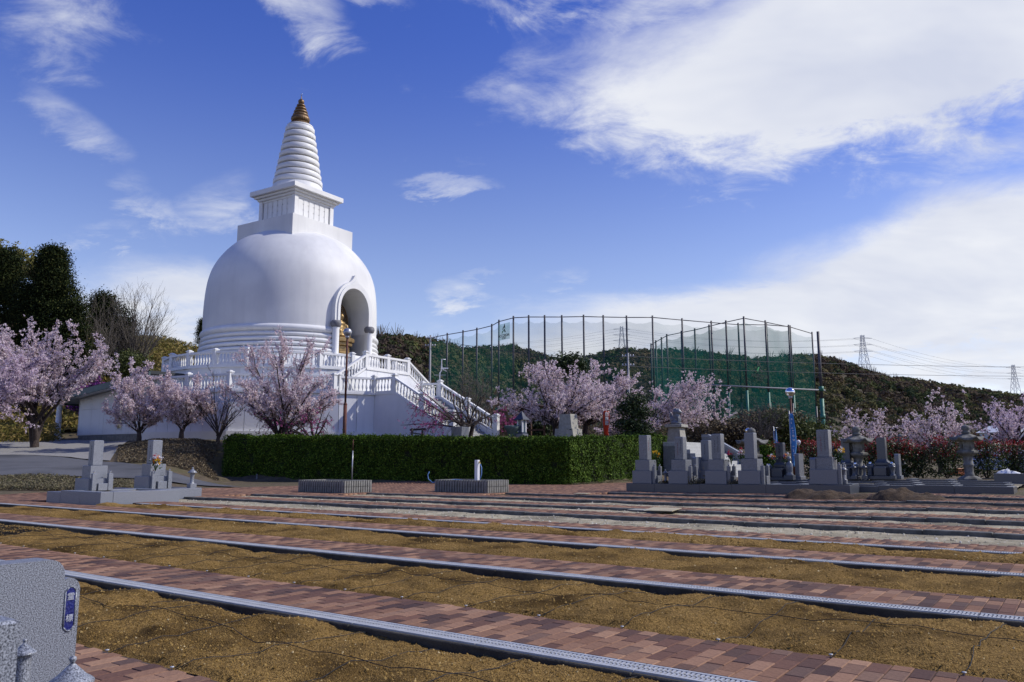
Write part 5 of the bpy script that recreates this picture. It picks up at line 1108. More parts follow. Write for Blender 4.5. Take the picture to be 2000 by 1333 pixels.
tree('azalea_bush', 'magenta azalea in bloom beside the stair newel', 'bush', 982, 52, (955, 1012, 770, 850), 'blossom_magenta', 700, .05, seed=22, nl=7, r0=.06, fork=.3, part='blossom', jit=.12)
def blobtree(name, label, px, Y, boxes, m, seed, n=260, leaf=.10, bark='bark', zb=None, cat='tree', clump=60, trunk_r=.2, parts=('foliage',)):
    rg = np.random.default_rng(seed); X = pxX(px, Y); z0 = zg(X, Y) if zb is None else zb; base = np.array([X, Y, z0]); P = []; tops = []
    for x0, x1, y0, y1 in boxes:
        c = atY((x0 + x1) / 2, (y0 + y1) / 2, Y); r = np.array([(x1 - x0) / 2, (x1 - x0) / 2 * .9, (y1 - y0) / 2]) * Y / K; d = rg.normal(size=(n, 3)); d /= np.linalg.norm(d, axis=1)[:, None]; q = c + d * r * rg.uniform(.35, 1.03, n)[:, None]; tops.append(c + (0, 0, r[2] * .5))
        P.append((q[:, None] + rg.normal(0, 1, (n, clump, 3)) * np.array([.42, .42, .22]) * (leaf / .10)).reshape(-1, 3))
    t = thing(name, label, cat, tuple(base)); b = MB()
    for tp in tops: b.tube([base - base - (0, 0, .3), (tp - base) * (.25, .25, .5), tp - base], [trunk_r, trunk_r * .7, trunk_r * .2], 7)
    b.build('trunk', bark, t); leaves('foliage', np.concatenate(P) - base, leaf, m, t, aspect=.45, seed=seed)['kind'] = 'stuff'; return t
blobtree('evergreen_tree', 'tall dark evergreen tree with pointed crown on the slope', 102, 70, [(58, 150, 515, 720), (70, 134, 494, 600), (86, 122, 480, 540), (112, 166, 570, 690), (80, 178, 620, 745), (30, 92, 530, 690)], 'evergreen', 31, 300)
blobtree('evergreen_tree', 'broad dark evergreen tree at the frame edge on the slope', 10, 72, [(-70, 70, 525, 720), (-60, 44, 500, 600), (-20, 30, 484, 560)], 'evergreen', 32, 400)
blobtree('evergreen_bush', 'dark evergreen bush under the bare tree on the slope', 228, 78, [(195, 262, 590, 720), (180, 220, 570, 650)], 'evergreen', 33, 260, cat='bush')
blobtree('conifer_tree', 'small dark conifer on the ridge beside the dome', 398, 100, [(380, 410, 655, 674), (384, 407, 645, 660), (388, 404, 634, 650), (392, 400, 622, 640)], 'evergreen', 34, 50, leaf=.06, zb=zg(pxX(398, 100), 100))
blobtree('broadleaf_bush', 'green broadleaf bush on the slope behind the annex', 258, 68, [(232, 285, 690, 745)], 'olive_leaf', 35, 120, cat='bush')
blobtree('broadleaf_bush', 'dark green shrub under the pale cherry behind the lantern', 1052, 56, [(1015, 1085, 800, 855), (1095, 1130, 700, 730)], 'pine_leaf', 36, 100, leaf=.11, cat='bush')
blobtree('broadleaf_bush', 'low reddish-brown shrubs below the golf netting', 1420, 75, [(1330, 1480, 815, 870), (1440, 1570, 800, 870)], 'litter', 37, 140, leaf=.14, cat='bush')
blobtree('broadleaf_bush', 'yellow-green bush behind the bare tree and banner', 1560, 70, [(1520, 1630, 822, 880), (1505, 1530, 815, 835)], 'olive_leaf', 38, 120, leaf=.13, cat='bush')
blobtree('broadleaf_bush', 'narrow clipped green shrub beside the flower-decked grave', 1490, 36, [(1481, 1498, 862, 930)], 'hedge_leaf', 39, 60, leaf=.06, cat='bush', trunk_r=.04)
blobtree('pine_tree', 'cloud-pruned dark pine tree above the hedge corner', 1240, 44, [(1222, 1258, 770, 792), (1216, 1245, 793, 806), (1232, 1270, 800, 816), (1209, 1240, 818, 836), (1238, 1262, 826, 846), (1225, 1255, 842, 858)], 'pine_leaf', 40, 46, leaf=.075, clump=26, trunk_r=.09)
# red-tipped shrubs
rg = np.random.default_rng(55)
for i, (px, w_, yt, Y) in enumerate([(1512, 52, 868, 37), (1592, 62, 860, 36), (1640, 44, 866, 37), (1712, 66, 858, 35.5), (1752, 60, 856, 36), (1790, 66, 868, 36), (1848, 84, 850, 35.5), (1925, 80, 858, 35.5), (1978, 70, 862, 36), (2030, 70, 858, 36)]):
    X = pxX(px, Y); z0 = zg(X, Y); zt = float(atY(px, yt, Y)[2]); hh = zt - z0; rx = w_ / 2 * Y / K; t = thing('photinia_shrub', 'red-tipped photinia shrub in the border behind the rear graves', 'shrub', (X, Y, z0), 0, 'photinia shrubs in the border')
    b = MB()
    for k in range(7): a = k * .9; b.tube([(0.05 * math.cos(a), .05 * math.sin(a), 0), (rx * .4 * math.cos(a), rx * .4 * math.sin(a), hh * .5), (rx * .75 * math.cos(a), rx * .75 * math.sin(a), hh * .9)], [.02, .014, .006], 5)
    b.build('stems', 'bark', t)
    def cloud(n, zl, zh): d = rg.normal(size=(n, 3)); d /= np.linalg.norm(d, axis=1)[:, None]; q = d * np.array([rx, rx * .8, .5]) * rg.uniform(.3, 1.05, n)[:, None]; q[:, 2] = rg.uniform(zl, zh, n) * hh; return q
    leaves('foliage', (cloud(300, .04, .88).repeat(9, 0) + rg.normal(0, .07, (2700, 3))), .045, 'photinia_green', t, seed=i)['kind'] = 'stuff'
    leaves('red_shoots', (cloud(90, .55, 1.0).repeat(9, 0) + rg.normal(0, .055, (810, 3)) * (1, 1, 1.6)), .045, 'photinia_red', t, seed=i + 50, aspect=.4)['kind'] = 'stuff'
# dry bamboo grass on the slope, weeds and litter
rg = np.random.default_rng(70)
def ground_cover(name, label, n, fx, m, size, hgt, cat, seed, zoff=.1):
    rg = np.random.default_rng(seed); X, Y = fx(rg, n); k = 5; Z = Zg(X, Y) + zoff
    P = np.stack([X, Y, Z], 1).repeat(k, 0) + rg.normal(0, 1, (n * k, 3)) * (size * 1.2, size * 1.2, 0); P[:, 2] += rg.random(n * k) ** 1.2 * hgt * (.6 + .8 * (vnoise(P[:, 0] * .4, P[:, 1] * .4, 9) + .5))
    o = leaves(name, P, size, m, aspect=.28, nrm=np.array([[0, -.6, .2]]), jit=1, seed=seed); tag(o, label, cat, kind='stuff')
def slope(rg, n): Y = rg.uniform(64, 100, n); px = rg.uniform(-150, 480, n); return pxX(px, Y), Y
ground_cover('bamboo_grass', 'dry yellow bamboo grass covering the slope beside the stupa', 14000, slope, 'dry_grass', .22, 1.1, 'grass', 71)
def bank(rg, n): px = rg.uniform(232, 425, n); Y = rg.uniform(38.5, 44.5, n); return pxX(px, Y), Y
ground_cover('leaf_litter', 'dry leaves and cut grass strewn over the earth bank', 5000, bank, 'litter', .06, .05, 'leaf litter', 72, .02)
def verge(rg, n): px = rg.uniform(-60, 260, n); Y = rg.uniform(26.3, 30.6, n); return pxX(px, Y), Y
ground_cover('verge_weeds', 'weeds and dead grass on the verge below the asphalt ramp', 5000, verge, 'weed', .05, .16, 'weeds', 73, .02)
def foot(rg, n): t_ = rg.random(n); X = HC[0] + (HR[0] - HC[0]) * t_ + rg.normal(.25, .12, n); Y = HC[1] + (HR[1] - HC[1]) * t_ - .15; return X, Y
ground_cover('hedge_foot_weeds', 'thin pale weeds along the sunny foot of the hedge', 500, foot, 'weed', .03, .08, 'weeds', 74, .0)
def left_ground(rg, n): px = rg.uniform(-100, 110, n); Y = rg.uniform(50, 62, n); return pxX(px, Y), Y
ground_cover('scrub', 'yellow scrub under the cherry trees beside the annex', 2600, left_ground, 'dry_grass', .12, .9, 'scrub', 75, .0)

# ================================================================== wooded hills
RP = [(300, 720), (560, 700), (700, 668), (740, 662), (780, 660), (835, 672), (900, 690), (960, 690), (1000, 688), (1060, 705), (1110, 716), (1150, 704), (1190, 694), (1230, 690), (1300, 692), (1345, 690), (1400, 694), (1450, 700), (1490, 706), (1540, 700), (1600, 700), (1625, 701), (1660, 712), (1700, 726), (1750, 740), (1800, 748), (1850, 760), (1900, 768), (1960, 774), (2000, 780), (2100, 792), (2400, 815), (2900, 830)]
rpx = np.array([p[0] for p in RP]); rpy = np.array([p[1] + 9 for p in RP])
def ridgeY(px): return np.interp(px, [300, 760, 900, 1100, 1400, 1650, 2000, 2900], [240, 260, 300, 360, 380, 400, 520, 560])
def hill_z(px, q):                     # q 0 foot .. 1 ridge .. 1.6 behind
    Yr = ridgeY(px); zr = H + Yr * (900 - np.interp(px, rpx, rpy)) / K; t = np.clip(q, 0, 1); z = 1.5 + (zr - 1.5) * (t ** .8 * .55 + t * t * (3 - 2 * t) * .45); return np.where(q > 1, zr - (q - 1) * 40, z)
HPX = np.linspace(300, 2900, 130); HQ = np.linspace(0, 1.5, 26); A, B = np.meshgrid(HPX, HQ, indexing='ij'); YF = np.interp(A, [300, 800, 1200, 2900], [150, 160, 205, 215]); YY = YF + (ridgeY(A) - YF) * B; XX = (A - 1000) / K * YY
ZZ = hill_z(A, B) + fbm(XX * .02, YY * .02, 12, 4) * 6 * np.clip(B, 0, 1) * np.clip(1.4 - B, 0, 1); I = np.arange(A.size).reshape(A.shape); Q = np.stack([I[:-1, :-1], I[1:, :-1], I[1:, 1:], I[:-1, 1:]], -1).reshape(-1, 4)
tag(npmesh('hills', np.stack([XX, YY, ZZ], -1).reshape(-1, 3), Q, 'hill_ground', smooth=True), kind='structure')
rg = np.random.default_rng(80); nt_ = 4600; px = rg.uniform(690, 2080, nt_); q = np.sqrt(rg.random(nt_)) * 1.03; q = np.where(rg.random(nt_) < .12, rg.uniform(.96, 1.03, nt_), q)
Yf = np.interp(px, [300, 800, 1200, 2900], [150, 160, 205, 215]); Y = Yf + (ridgeY(px) - Yf) * q; X = (px - 1000) / K * Y; Z = hill_z(px, q) + fbm(X * .02, Y * .02, 12, 4) * 6 * np.clip(q, 0, 1) * np.clip(1.4 - q, 0, 1)
cr = rg.uniform(1.7, 3.4, nt_) * (Y / 330); kind = np.clip(.30 + fbm(X * .018, Y * .03, 15, 3) * .75 + rg.normal(0, .12, nt_), 0, .62); kind = np.where(rg.random(nt_) < .16 + .25 * (vnoise(X * .03, Y * .03, 33) > .12), rg.uniform(.66, .95, nt_), kind); kind = np.where((px > 1780) & (rg.random(nt_) < .35), rg.uniform(.6, 1, nt_), kind)
nq = 72; d = rg.normal(size=(nt_, nq, 3)); d /= np.linalg.norm(d, axis=2)[..., None]; d[..., 2] = np.abs(d[..., 2]) * .95 - .12
ctr = np.stack([X, Y, Z + cr * .55], 1); P = ctr[:, None] + d * (cr[:, None, None] * rg.uniform(.55, 1.08, (nt_, nq, 1))); tint = np.clip(kind[:, None] + rg.normal(0, .018, (nt_, nq)), 0, 1)
sz = np.broadcast_to((cr * .19)[:, None], (nt_, nq)); o = leaves('hill_forest', P.reshape(-1, 3), sz.reshape(-1), 'forest', tint=tint.reshape(-1), jit=.38, nrm=(d * 1.2).reshape(-1, 3), aspect=.8, seed=81); tag(o, 'brown and green spring woodland covering the far hills', 'woodland', kind='stuff')
# a few bare crowns that break the skyline
b = MB()
for _ in range(150):
    p_ = rg.uniform(700, 2050); Yq = float(ridgeY(p_)) * rg.uniform(.97, 1.0); c = np.array([(p_ - 1000) / K * Yq, Yq, float(hill_z(np.array(p_), np.array(.99))) ]); hgt = rg.uniform(3, 6.5)
    for k in range(9):
        a = rg.uniform(0, 6.28); sp = rg.uniform(.1, .5) * hgt; b.tube([c, c + (sp * .4 * math.cos(a), sp * .4 * math.sin(a), hgt * .5), c + (sp * math.cos(a), sp * math.sin(a), hgt * rg.uniform(.75, 1.05))], [.14, .09, .04], 3, caps=False)
o = b.build('ridge_branches', 'bark_grey', fix=False); tag(o, 'fine bare branches standing along the ridge line', 'woodland', kind='stuff')
# mid-ground brush between the terrace and the hill
rg = np.random.default_rng(90); nb = 420; px = rg.uniform(735, 2080, nb); Y = rg.uniform(75, 190, nb) ; Y = np.where((px > 1400) & (Y < 85), Y + 30, Y); X = (px - 1000) / K * Y; cr = rg.uniform(1.0, 2.4, nb) * np.clip(Y / 110, .7, 1.6); cr = np.where(px < 1000, cr * 1.6, cr); zb = Zg(X, Y); d = rg.normal(size=(nb, 80, 3)); d /= np.linalg.norm(d, axis=2)[..., None]
P = np.stack([X, Y, zb + cr * .8], 1)[:, None] + d * cr[:, None, None] * rg.uniform(.4, 1.1, (nb, 80, 1)); kd = np.clip(rg.choice([.1, .25, .45, .6, .85], nb, p=[.25, .3, .2, .1, .15])[:, None] + rg.normal(0, .05, (nb, 80)), 0, 1)
o = leaves('brushwood', P.reshape(-1, 3), np.repeat(cr * .12, 80), 'forest', tint=kd.reshape(-1), aspect=.6, seed=91); tag(o, 'tangled brown brushwood between the cemetery and the wooded hills', 'brushwood', kind='stuff')

# ================================================================== golf netting, pylons, wires
def pole_top(px, yt): Y = K * 30.0 / (900 - yt); return np.array([pxX(px, Y), Y, H + 30.0])
z6 = lambda x, y: (800 + x / 2.381, 590 + y / 2.381)
ch1 = [z6(*p) for p in [(88, 160), (168, 145), (243, 132), (309, 120), (380, 102), (414, 82), (483, 64), (556, 60), (632, 60), (714, 60), (818, 58), (912, 60), (1023, 62), (1147, 62), (1288, 75), (1427, 87), (1555, 97), (1690, 98), (1795, 106), (1905, 140)]]
ch2 = [z6(*p) for p in [(1137, 195), (1160, 180), (1187, 165), (1213, 150), (1283, 135), (1347, 123), (1416, 105), (1497, 85), (1583, 66), (1685, 85), (1802, 109)]]
def netting(label, chain, netm, two_tone, zb=3.0, thick=.19):
    T = [pole_top(*p) for p in chain]; o = np.array([T[0][0], T[0][1], zb]); t = thing('golf_netting', label, 'netting', tuple(o))
    for i, p in enumerate(T):
        b = np.array([p[0], p[1], zb]); zt = p[2]; zs = zb + (zt - zb) * two_tone[1]
        MB().tube([b - o, (p[0] - o[0], p[1] - o[1], zs - o[2])], thick * 1.35, 8).build('pole', two_tone[0], t)
        MB().tube([(p[0] - o[0], p[1] - o[1], zs - o[2]), (p[0] - o[0], p[1] - o[1], zt - o[2] + .4)], thick, 8).build('pole', 'dark_pole', t)
        if i + 1 < len(T):
            q = T[i + 1]; MB().tube([p - o, q - o], .10, 5).build('top_cable', 'dark_pole', t)
            m, k = 9, 7; vs = []
            for a in range(m):
                u_ = a / (m - 1); sag = 4 * u_ * (1 - u_)
                for c in range(k):
                    w_ = c / (k - 1); P = p + (q - p) * u_; vs.append((P[0] - o[0] + .25 * math.sin(a * 1.7 + c) * (1 - w_), P[1] - o[1] + .35 * math.sin(a * 2.3 + c * 1.3), zb - o[2] + (P[2] - .8 - sag * .55 - zb) * w_))
            MB().add(vs, [(a * k + c, (a + 1) * k + c, (a + 1) * k + c + 1, a * k + c + 1) for a in range(m - 1) for c in range(k - 1)], True).build('net_panel', netm, t, fix=False)
    return t, T, o
n1, T1, o1 = netting('long run of tall dark poles hung with pale green golf netting', ch1, 'net', ('dark_pole', .38))
n2, T2, o2 = netting('inner run of tall green poles hung with dense green golf netting', ch2, 'net_dense', ('net_green_pole', .45), thick=.21)
P = atY(1611, 700, 118); t = thing('net_pole', 'single tall green pole at the end of the golf netting', 'pole', (pxX(1612, 118), 118, 1.5)); zt = float(atY(1601, 648, 118)[2])
MB().tube([(0, 0, 0), (0, 0, (zt - 1.5) * .46)], .30, 10).build('lower_pole', 'net_green_pole', t); MB().tube([(0, 0, (zt - 1.5) * .46), (0, 0, zt - 1.5)], .21, 10).build('upper_pole', 'dark_pole', t)
for z in (.30, .52): MB().tube([(0, 0, (zt - 1.5) * z), (0, 0, (zt - 1.5) * z + .7)], .36, 10).build('pole_collar', 'net_green_pole', t)
# printed mark of the golf range on the nets
def golf_sign(label, pa, pb, yt, yb, mirror, base_m):
    Y = .5 * (pa[1] + pb[1]) - .5; c = (pa + pb) / 2; ang = math.atan2(pb[1] - pa[1], pb[0] - pa[0]); wd = np.hypot(*(pb - pa)[:2]) * .78; zt_, zb_ = H + Y * (900 - yt) / K, H + Y * (900 - yb) / K; hh = zt_ - zb_
    nx, ny = math.sin(ang), -math.cos(ang); t = thing('golf_sign', label, 'sign', (c[0] + nx * .5, c[1] + ny * .5, zb_), ang)
    if base_m: MB().add([(-wd / 2, 0, 0), (wd / 2, 0, 0), (wd / 2, 0, hh), (-wd / 2, 0, hh)], [(0, 1, 2, 3)]).build('sign_sheet', base_m, t, fix=False)
    s = -1 if mirror else 1; k = min(hh * .58, wd * .85); bz = hh * .40; f = lambda x, z: (s * x * k, -.08, bz + z * k)
    def shp(pts, m, nm): b = MB(); b.add([f(*p) for p in pts] + [(f(*p)[0], -.03, f(*p)[2]) for p in pts], [tuple(range(len(pts))), tuple(range(2 * len(pts) - 1, len(pts) - 1, -1))] + [(i, (i + 1) % len(pts), len(pts) + (i + 1) % len(pts), len(pts) + i) for i in range(len(pts))]); b.build(nm, m, t)
    shp([(.12, 1.0), (.24, .46), (.10, .50), (.06, .74), (-.10, .50), (-.30, .36), (-.22, .50)], 'logo_dark', 'mark'); shp([(-.06, .44), (.12, .42), (.32, .12), (.16, .06), (.06, .28)], 'logo_dark' if not mirror else 'logo_green', 'mark'); shp([(-.42, 0), (-.30, .24), (-.04, .34), (.02, .28), (-.20, .18), (-.32, .02)], 'logo_green' if not mirror else 'logo_dark', 'mark')
    text_mesh('lettering', 'ACCORDIA', wd * .19, 'logo_dark', t, (0, -.08, hh * .25), (math.pi / 2, 0, 0), .02, mirror); text_mesh('lettering', 'GOLF', wd * .15, 'logo_dark', t, (0, -.08, hh * .10), (math.pi / 2, 0, 0), .02, mirror); return t
golf_sign('pale sign sheet with a dark winged mark on the golf netting', T1[5], T1[6], 628, 661, False, 'net_sign')
golf_sign('winged mark printed on the dense green golf netting', T2[8], T2[9], 700, 746, True, None)
b = MB().tube([atY(1375, 752, 150), atY(1480, 757, 150), atY(1612, 763, 150)], .16, 6).build('net_beam', 'grey_pole'); tag(b, 'grey horizontal beam crossing the green golf netting', 'beam')
def pylon(label, px, yb, yt, Y):
    b0 = atY(px, yb, Y); zt = float(atY(px, yt, Y)[2]); hgt = zt - b0[2] + 12; t = thing('pylon', label, 'pylon', (b0[0], b0[1], b0[2] - 12)); b = MB(); n = 9; th = .12
    def hw(z): u_ = z / hgt; return 3.6 * (1 - u_) ** 1.5 + .75
    lv = [hgt * (1 - (1 - k / n) ** 1.35) for k in range(n + 1)]; cr = [(-1, -1), (1, -1), (1, 1), (-1, 1)]
    for sx_, sy_ in cr: b.tube([(sx_ * hw(z), sy_ * hw(z), z) for z in lv], th, 4)
    b.build('legs', 'pylon_grey', t); b = MB()
    for k in range(n):
        for q in range(4):
            a, c = cr[q], cr[(q + 1) % 4]; z0, z1 = lv[k], lv[k + 1]; b.tube([(a[0] * hw(z0), a[1] * hw(z0), z0), (c[0] * hw(z1), c[1] * hw(z1), z1)], th * .6, 3); b.tube([(c[0] * hw(z0), c[1] * hw(z0), z0), (a[0] * hw(z1), a[1] * hw(z1), z1)], th * .6, 3)
    b.build('bracing', 'pylon_grey', t)
    for f_ in (.70, .82, .94): MB().tube([(-5.2, 0, hgt * f_), (0, 0, hgt * f_ + .8), (5.2, 0, hgt * f_)], th * .8, 4).tube([(-5.2, 0, hgt * f_), (5.2, 0, hgt * f_)], th * .6, 3).build('cross_arm', 'pylon_grey', t)
    return [(b0[0], b0[1], b0[2] - 12 + hgt * f_) for f_ in (.70, .82, .94)]
pa = pylon('lattice pylon on the hill crest behind the netting run', 1215, 692, 638, 470); pb = pylon('lattice pylon on the hill shoulder beside the end pole', 1688, 718, 655, 430); pc = pylon('lattice pylon on the low end of the hill', 1984, 772, 713, 560)
for i, (A_, B_, lb) in enumerate([(pa, pb, 'pylon wire between the hill crest and the hill shoulder'), (pb, pc, 'pylon wire between the hill shoulder and the low end'), (pc, [(700, 700, q[2] - 15) for q in pc], 'pylon wire leaving the low end of the hill'), ([(-60, 560, q[2] + 4) for q in pa], pa, 'pylon wire reaching the hill crest')]):
    for q in range(3):
        for sd_ in (-4.8, 4.8):
            a, c = np.array(A_[q]), np.array(B_[q]); P = [a + (c - a) * u_ + (sd_, 0, -16 * u_ * (1 - u_)) for u_ in np.linspace(0, 1, 16)]; tag(MB().tube(P, .045, 3).build('power_line', 'wire_dark'), lb, 'wire', 'high voltage wires')
def util_pole(label, px, Y, yt, yb):
    zt = float(atY(px, yt, Y)[2]); X = pxX(px, Y); z0 = zg(X, Y); t = thing('utility_pole', label, 'utility pole', (X, Y, z0)); h = zt - z0; MB().tube([(0, 0, -.3), (0, 0, h)], [.19, .12], 10).build('pole', 'grey_pole', t)
    for z in (h - .4, h - 1.5): MB().box((0, 0, z), (1.5, .09, .09)).build('cross_arm', 'grey_pole', t)
    b = MB()
    for x in (-.65, -.3, .3, .65):
        for z in (h - .3, h - 1.4): b.lathe([(.05, z - .06), (.08, z), (.05, z + .08), (.02, z + .14)], 8, (x, 0))
    b.build('insulators', 'white_plastic', t); return np.array([X, Y, z0 + h - .4]), t
u1, _ = util_pole('grey concrete utility pole behind the pale cherry trees', 1231, 95, 690, 800); u2, _ = util_pole('thin utility pole in the brushwood beside the terrace', 837, 110, 655, 745)
for a, c, lb in ((u1, np.array([150., 175., 22.]), 'dark cable crossing before the netting from the concrete pole'), (u1 - (0, 0, 1.2), np.array([150., 175., 20.]), 'lower dark cable crossing before the netting from the concrete pole'), (u2, u1, 'cable strung between the two utility poles')):
    tag(MB().tube([a + (c - a) * u_ + (0, 0, -3.4 * u_ * (1 - u_)) for u_ in np.linspace(0, 1, 20)], .035, 4).build('cable', 'wire_dark'), lb, 'cable')

# ================================================================== lamps, banners and furniture on the upper ground
def lamp(label, px, Y, yg, r_px, pole_m='rust', globe_m='chrome', split=None, tilt=0.):
    X = pxX(px, Y); z0 = zg(X, Y); zc = float(atY(px, yg, Y)[2]); r = r_px * Y / K; t = thing('street_lamp', label, 'street lamp', (X, Y, z0)); h = zc - z0 - r
    if split: MB().tube([(0, 0, -.2), (0, 0, h * split)], .095, 12).build('lower_pole', pole_m, t); MB().lathe([(.095, h * split - .03), (.11, h * split), (.06, h * split + .1)], 12).build('collar', pole_m, t)
    MB().tube([(0, 0, h * (split or -.03)), (0, 0, h)], .055, 12).build('pole', pole_m, t); MB().lathe([(.06, h - .12), (.10, h - .1), (.11, h + .02), (.07, h + .05)], 12).build('holder', 'silver_paint', t)
    MB().lathe([(max(.001, r * math.cos(a)), h + r * .96 + r * math.sin(a)) for a in np.linspace(-1.57, 1.57, 17)], 24, caps=False).build('globe', globe_m, t); return t
lamp('street lamp with dull silver globe on a rusty pole before the stupa', 671, 41.5, 649, 8.6, globe_m='silver_paint', split=.42); lamp('street lamp with mirror globe on a rusty pole beside the blue banner', 1550, 44, 766, 9.2)
lamp('street lamp with mirror globe behind the plain pillar grave', 1464, 60, 842, 6.0); lamp('short lamp with pale globe half hidden by the blue banner', 1561, 62, 864, 4.6, globe_m='white_plastic'); lamp('street lamp with mirror globe beyond the shrub border', 1958, 58, 829, 5.6)
def banner(label, px, Y, y0, y1, wpx, m, kind, seed):
    rg = random.Random(seed); X = pxX(px, Y); z1, z0 = float(atY(px, y0, Y)[2]), float(atY(px, y1, Y)[2]); g = zg(X, Y); t = thing('banner', label, 'banner', (X, Y, g)); MB().tube([(0, 0, 0), (0, 0, z1 - g + .12)], .022, 8).tube([(0, 0, z1 - g + .06), (wpx * Y / K, .02, z1 - g + .06)], .012, 6).build('pole', 'silver_paint', t)
    n, m_ = 26, 7; wd = wpx * Y / K; vs = []
    def pt(u_, w_):
        if kind == 'o': sq = 1 - .55 * max(0, (u_ - .45) / .55) ** 1.2 * (1 if u_ < .86 else max(.4, 1 - (u_ - .86) * 4))
        elif kind == 'tri': sq = .12 + .88 * u_
        else: sq = .55 + .45 * math.sin(min(1, u_ * 2.2) * 1.57) - .55 * max(0, u_ - .62) / .38
        x = (w_ * sq + .06 * math.sin(u_ * 5 + seed) * u_ + (.5 * (1 - sq) * (1 if kind == 'tri' else .35))) * wd; return (x, .07 * math.sin(w_ * 5 + u_ * 4 + seed) * wd * 1.6, z1 - g - u_ * (z1 - z0))
    for i in range(n):
        for j in range(m_): vs.append(pt(i / (n - 1), j / (m_ - 1)))
    c = MB().add(vs, [(i * m_ + j, (i + 1) * m_ + j, (i + 1) * m_ + j + 1, i * m_ + j + 1) for i in range(n - 1) for j in range(m_ - 1)], True).build('cloth', m, t, fix=False); so_ = c.modifiers.new('s', 'SOLIDIFY'); so_.thickness = .004
    def patch(u0, u1, w0, w1, mm, nm, off=-.012):
        q = []; 
        for a in (u0, u1):
            for b_ in (w0, w1): p = pt(a, b_); q.append((p[0], p[1] + off, p[2]))
        MB().add(q, [(0, 1, 3, 2)]).build(nm, mm, c, fix=False)
    if kind == 'o':
        for u0, chh in ((.06, '新'), (.24, '区'), (.42, '画')):
            patch(u0, u0 + .155, .34, .88, 'white_cloth', 'white_block'); p = pt(u0 + .078, .61); text_mesh('lettering', chh, wd * .46, 'orange_cloth', c, (p[0], p[1] - .03, p[2]), (math.pi / 2, 0, 0), .003, stroke=wd * .008)
    elif kind == 'b':
        u_ = .06
        while u_ < .80:
            w0 = .25 + rg.uniform(-.06, .1); 
            for _ in range(3): a = u_ + rg.uniform(0, .05); patch(a, a + rg.uniform(.008, .03), w0 + rg.uniform(0, .2), w0 + rg.uniform(.22, .42), 'white_cloth', 'lettering_stroke')
            u_ += .085
    else: patch(.1, .95, .40, .52, 'white_cloth', 'white_fold')
banner('orange banner with white lettered blocks before the cherry trees', 1179, 46, 803, 851, 13, 'orange_cloth', 'o', 3); banner('tall blue banner with white brush lettering beside the lamp', 1546, 39, 808, 912, 11, 'blue_cloth', 'b', 5); banner('short furled blue banner behind the flower-decked grave', 1514, 40, 838, 880, 9, 'blue_cloth', 'tri', 8); banner('small blue banner half hidden beside the kerb-end grave', 1624, 40, 870, 905, 8, 'blue_cloth', 'b', 9)
def upg(px, Y): X = pxX(px, Y); return (X, Y, zg(X, Y))
# guardian lion on its pedestal
GL = thing('guardian_lion', 'seated stone guardian lion on a tall tapering pedestal beside the steps', 'statue', upg(1323, 50), RZ)
z_t = float(atY(1323, 833, 50)[2]) - GL.location.z
MB().prism([(-.52, -.4), (-.50, z_t * .45), (.50, z_t * .45), (.52, -.4)], -.5, .5, 'y').build('plinth', 'pale_stone', GL); b = MB(); b.lathe([(.66, z_t * .45), (.52, z_t * .95)], 4, (0, 0), False, math.pi / 4, math.pi / 4 + 2 * math.pi); b.build('pedestal', 'pale_stone', GL); MB().b2(-.56, .56, -.5, .5, z_t * .95, z_t + .1, .03).build('top_slab', 'pale_stone', GL)
b = MB()
for c, r in [((-.12, 0, .30), (.30, .22, .28)), ((.02, 0, .52), (.24, .21, .30)), ((.12, 0, .80), (.22, .21, .20)), ((.28, 0, .76), (.12, .12, .10)), ((.0, 0, .78), (.20, .25, .24)), ((.20, .12, .24), (.07, .07, .26)), ((.20, -.12, .24), (.07, .07, .26)), ((.28, .12, .04), (.10, .07, .05)), ((.28, -.12, .04), (.10, .07, .05)), ((-.05, .2, .1), (.24, .08, .12)), ((-.05, -.2, .1), (.24, .08, .12)), ((-.36, 0, .55), (.09, .10, .26)), ((.06, .17, .96), (.05, .03, .07)), ((.06, -.17, .96), (.05, .03, .07))]: ell(b, (c[0], c[1], c[2] + z_t + .1), r)
lo = b.build('figure', 'granite_far', GL); rm = lo.modifiers.new('r', 'REMESH'); rm.mode = 'VOXEL'; rm.voxel_size = .03; rm.use_smooth_shade = True
# white stone steps up from the graves
Yw = 46.0; Xw = pxX(1482, Yw); WS = thing('stone_steps', 'flight of pale stone steps beside the hedge end', 'steps', (Xw - 1.75 * SN, Yw - 1.75 * CS, .02), AZU)
for k in range(10): MB().b2(-3.2, 1.75, k * .29, 3.6, k * .205 - .25, k * .205 + .17, .012).build('step', 'white_step', WS)
MB().prism([(-.9, -.2), (-.9, .16), (3.0, 2.40), (3.4, 2.40), (3.4, -.2)], 1.78, 2.1, 'x').build('sloped_side', 'granite_far', WS); MB().prism([(-.95, .16), (-.95, .30), (3.0, 2.56), (3.4, 2.56), (3.4, 2.40), (3.0, 2.40)], 1.75, 2.13, 'x').build('coping', 'granite', WS)
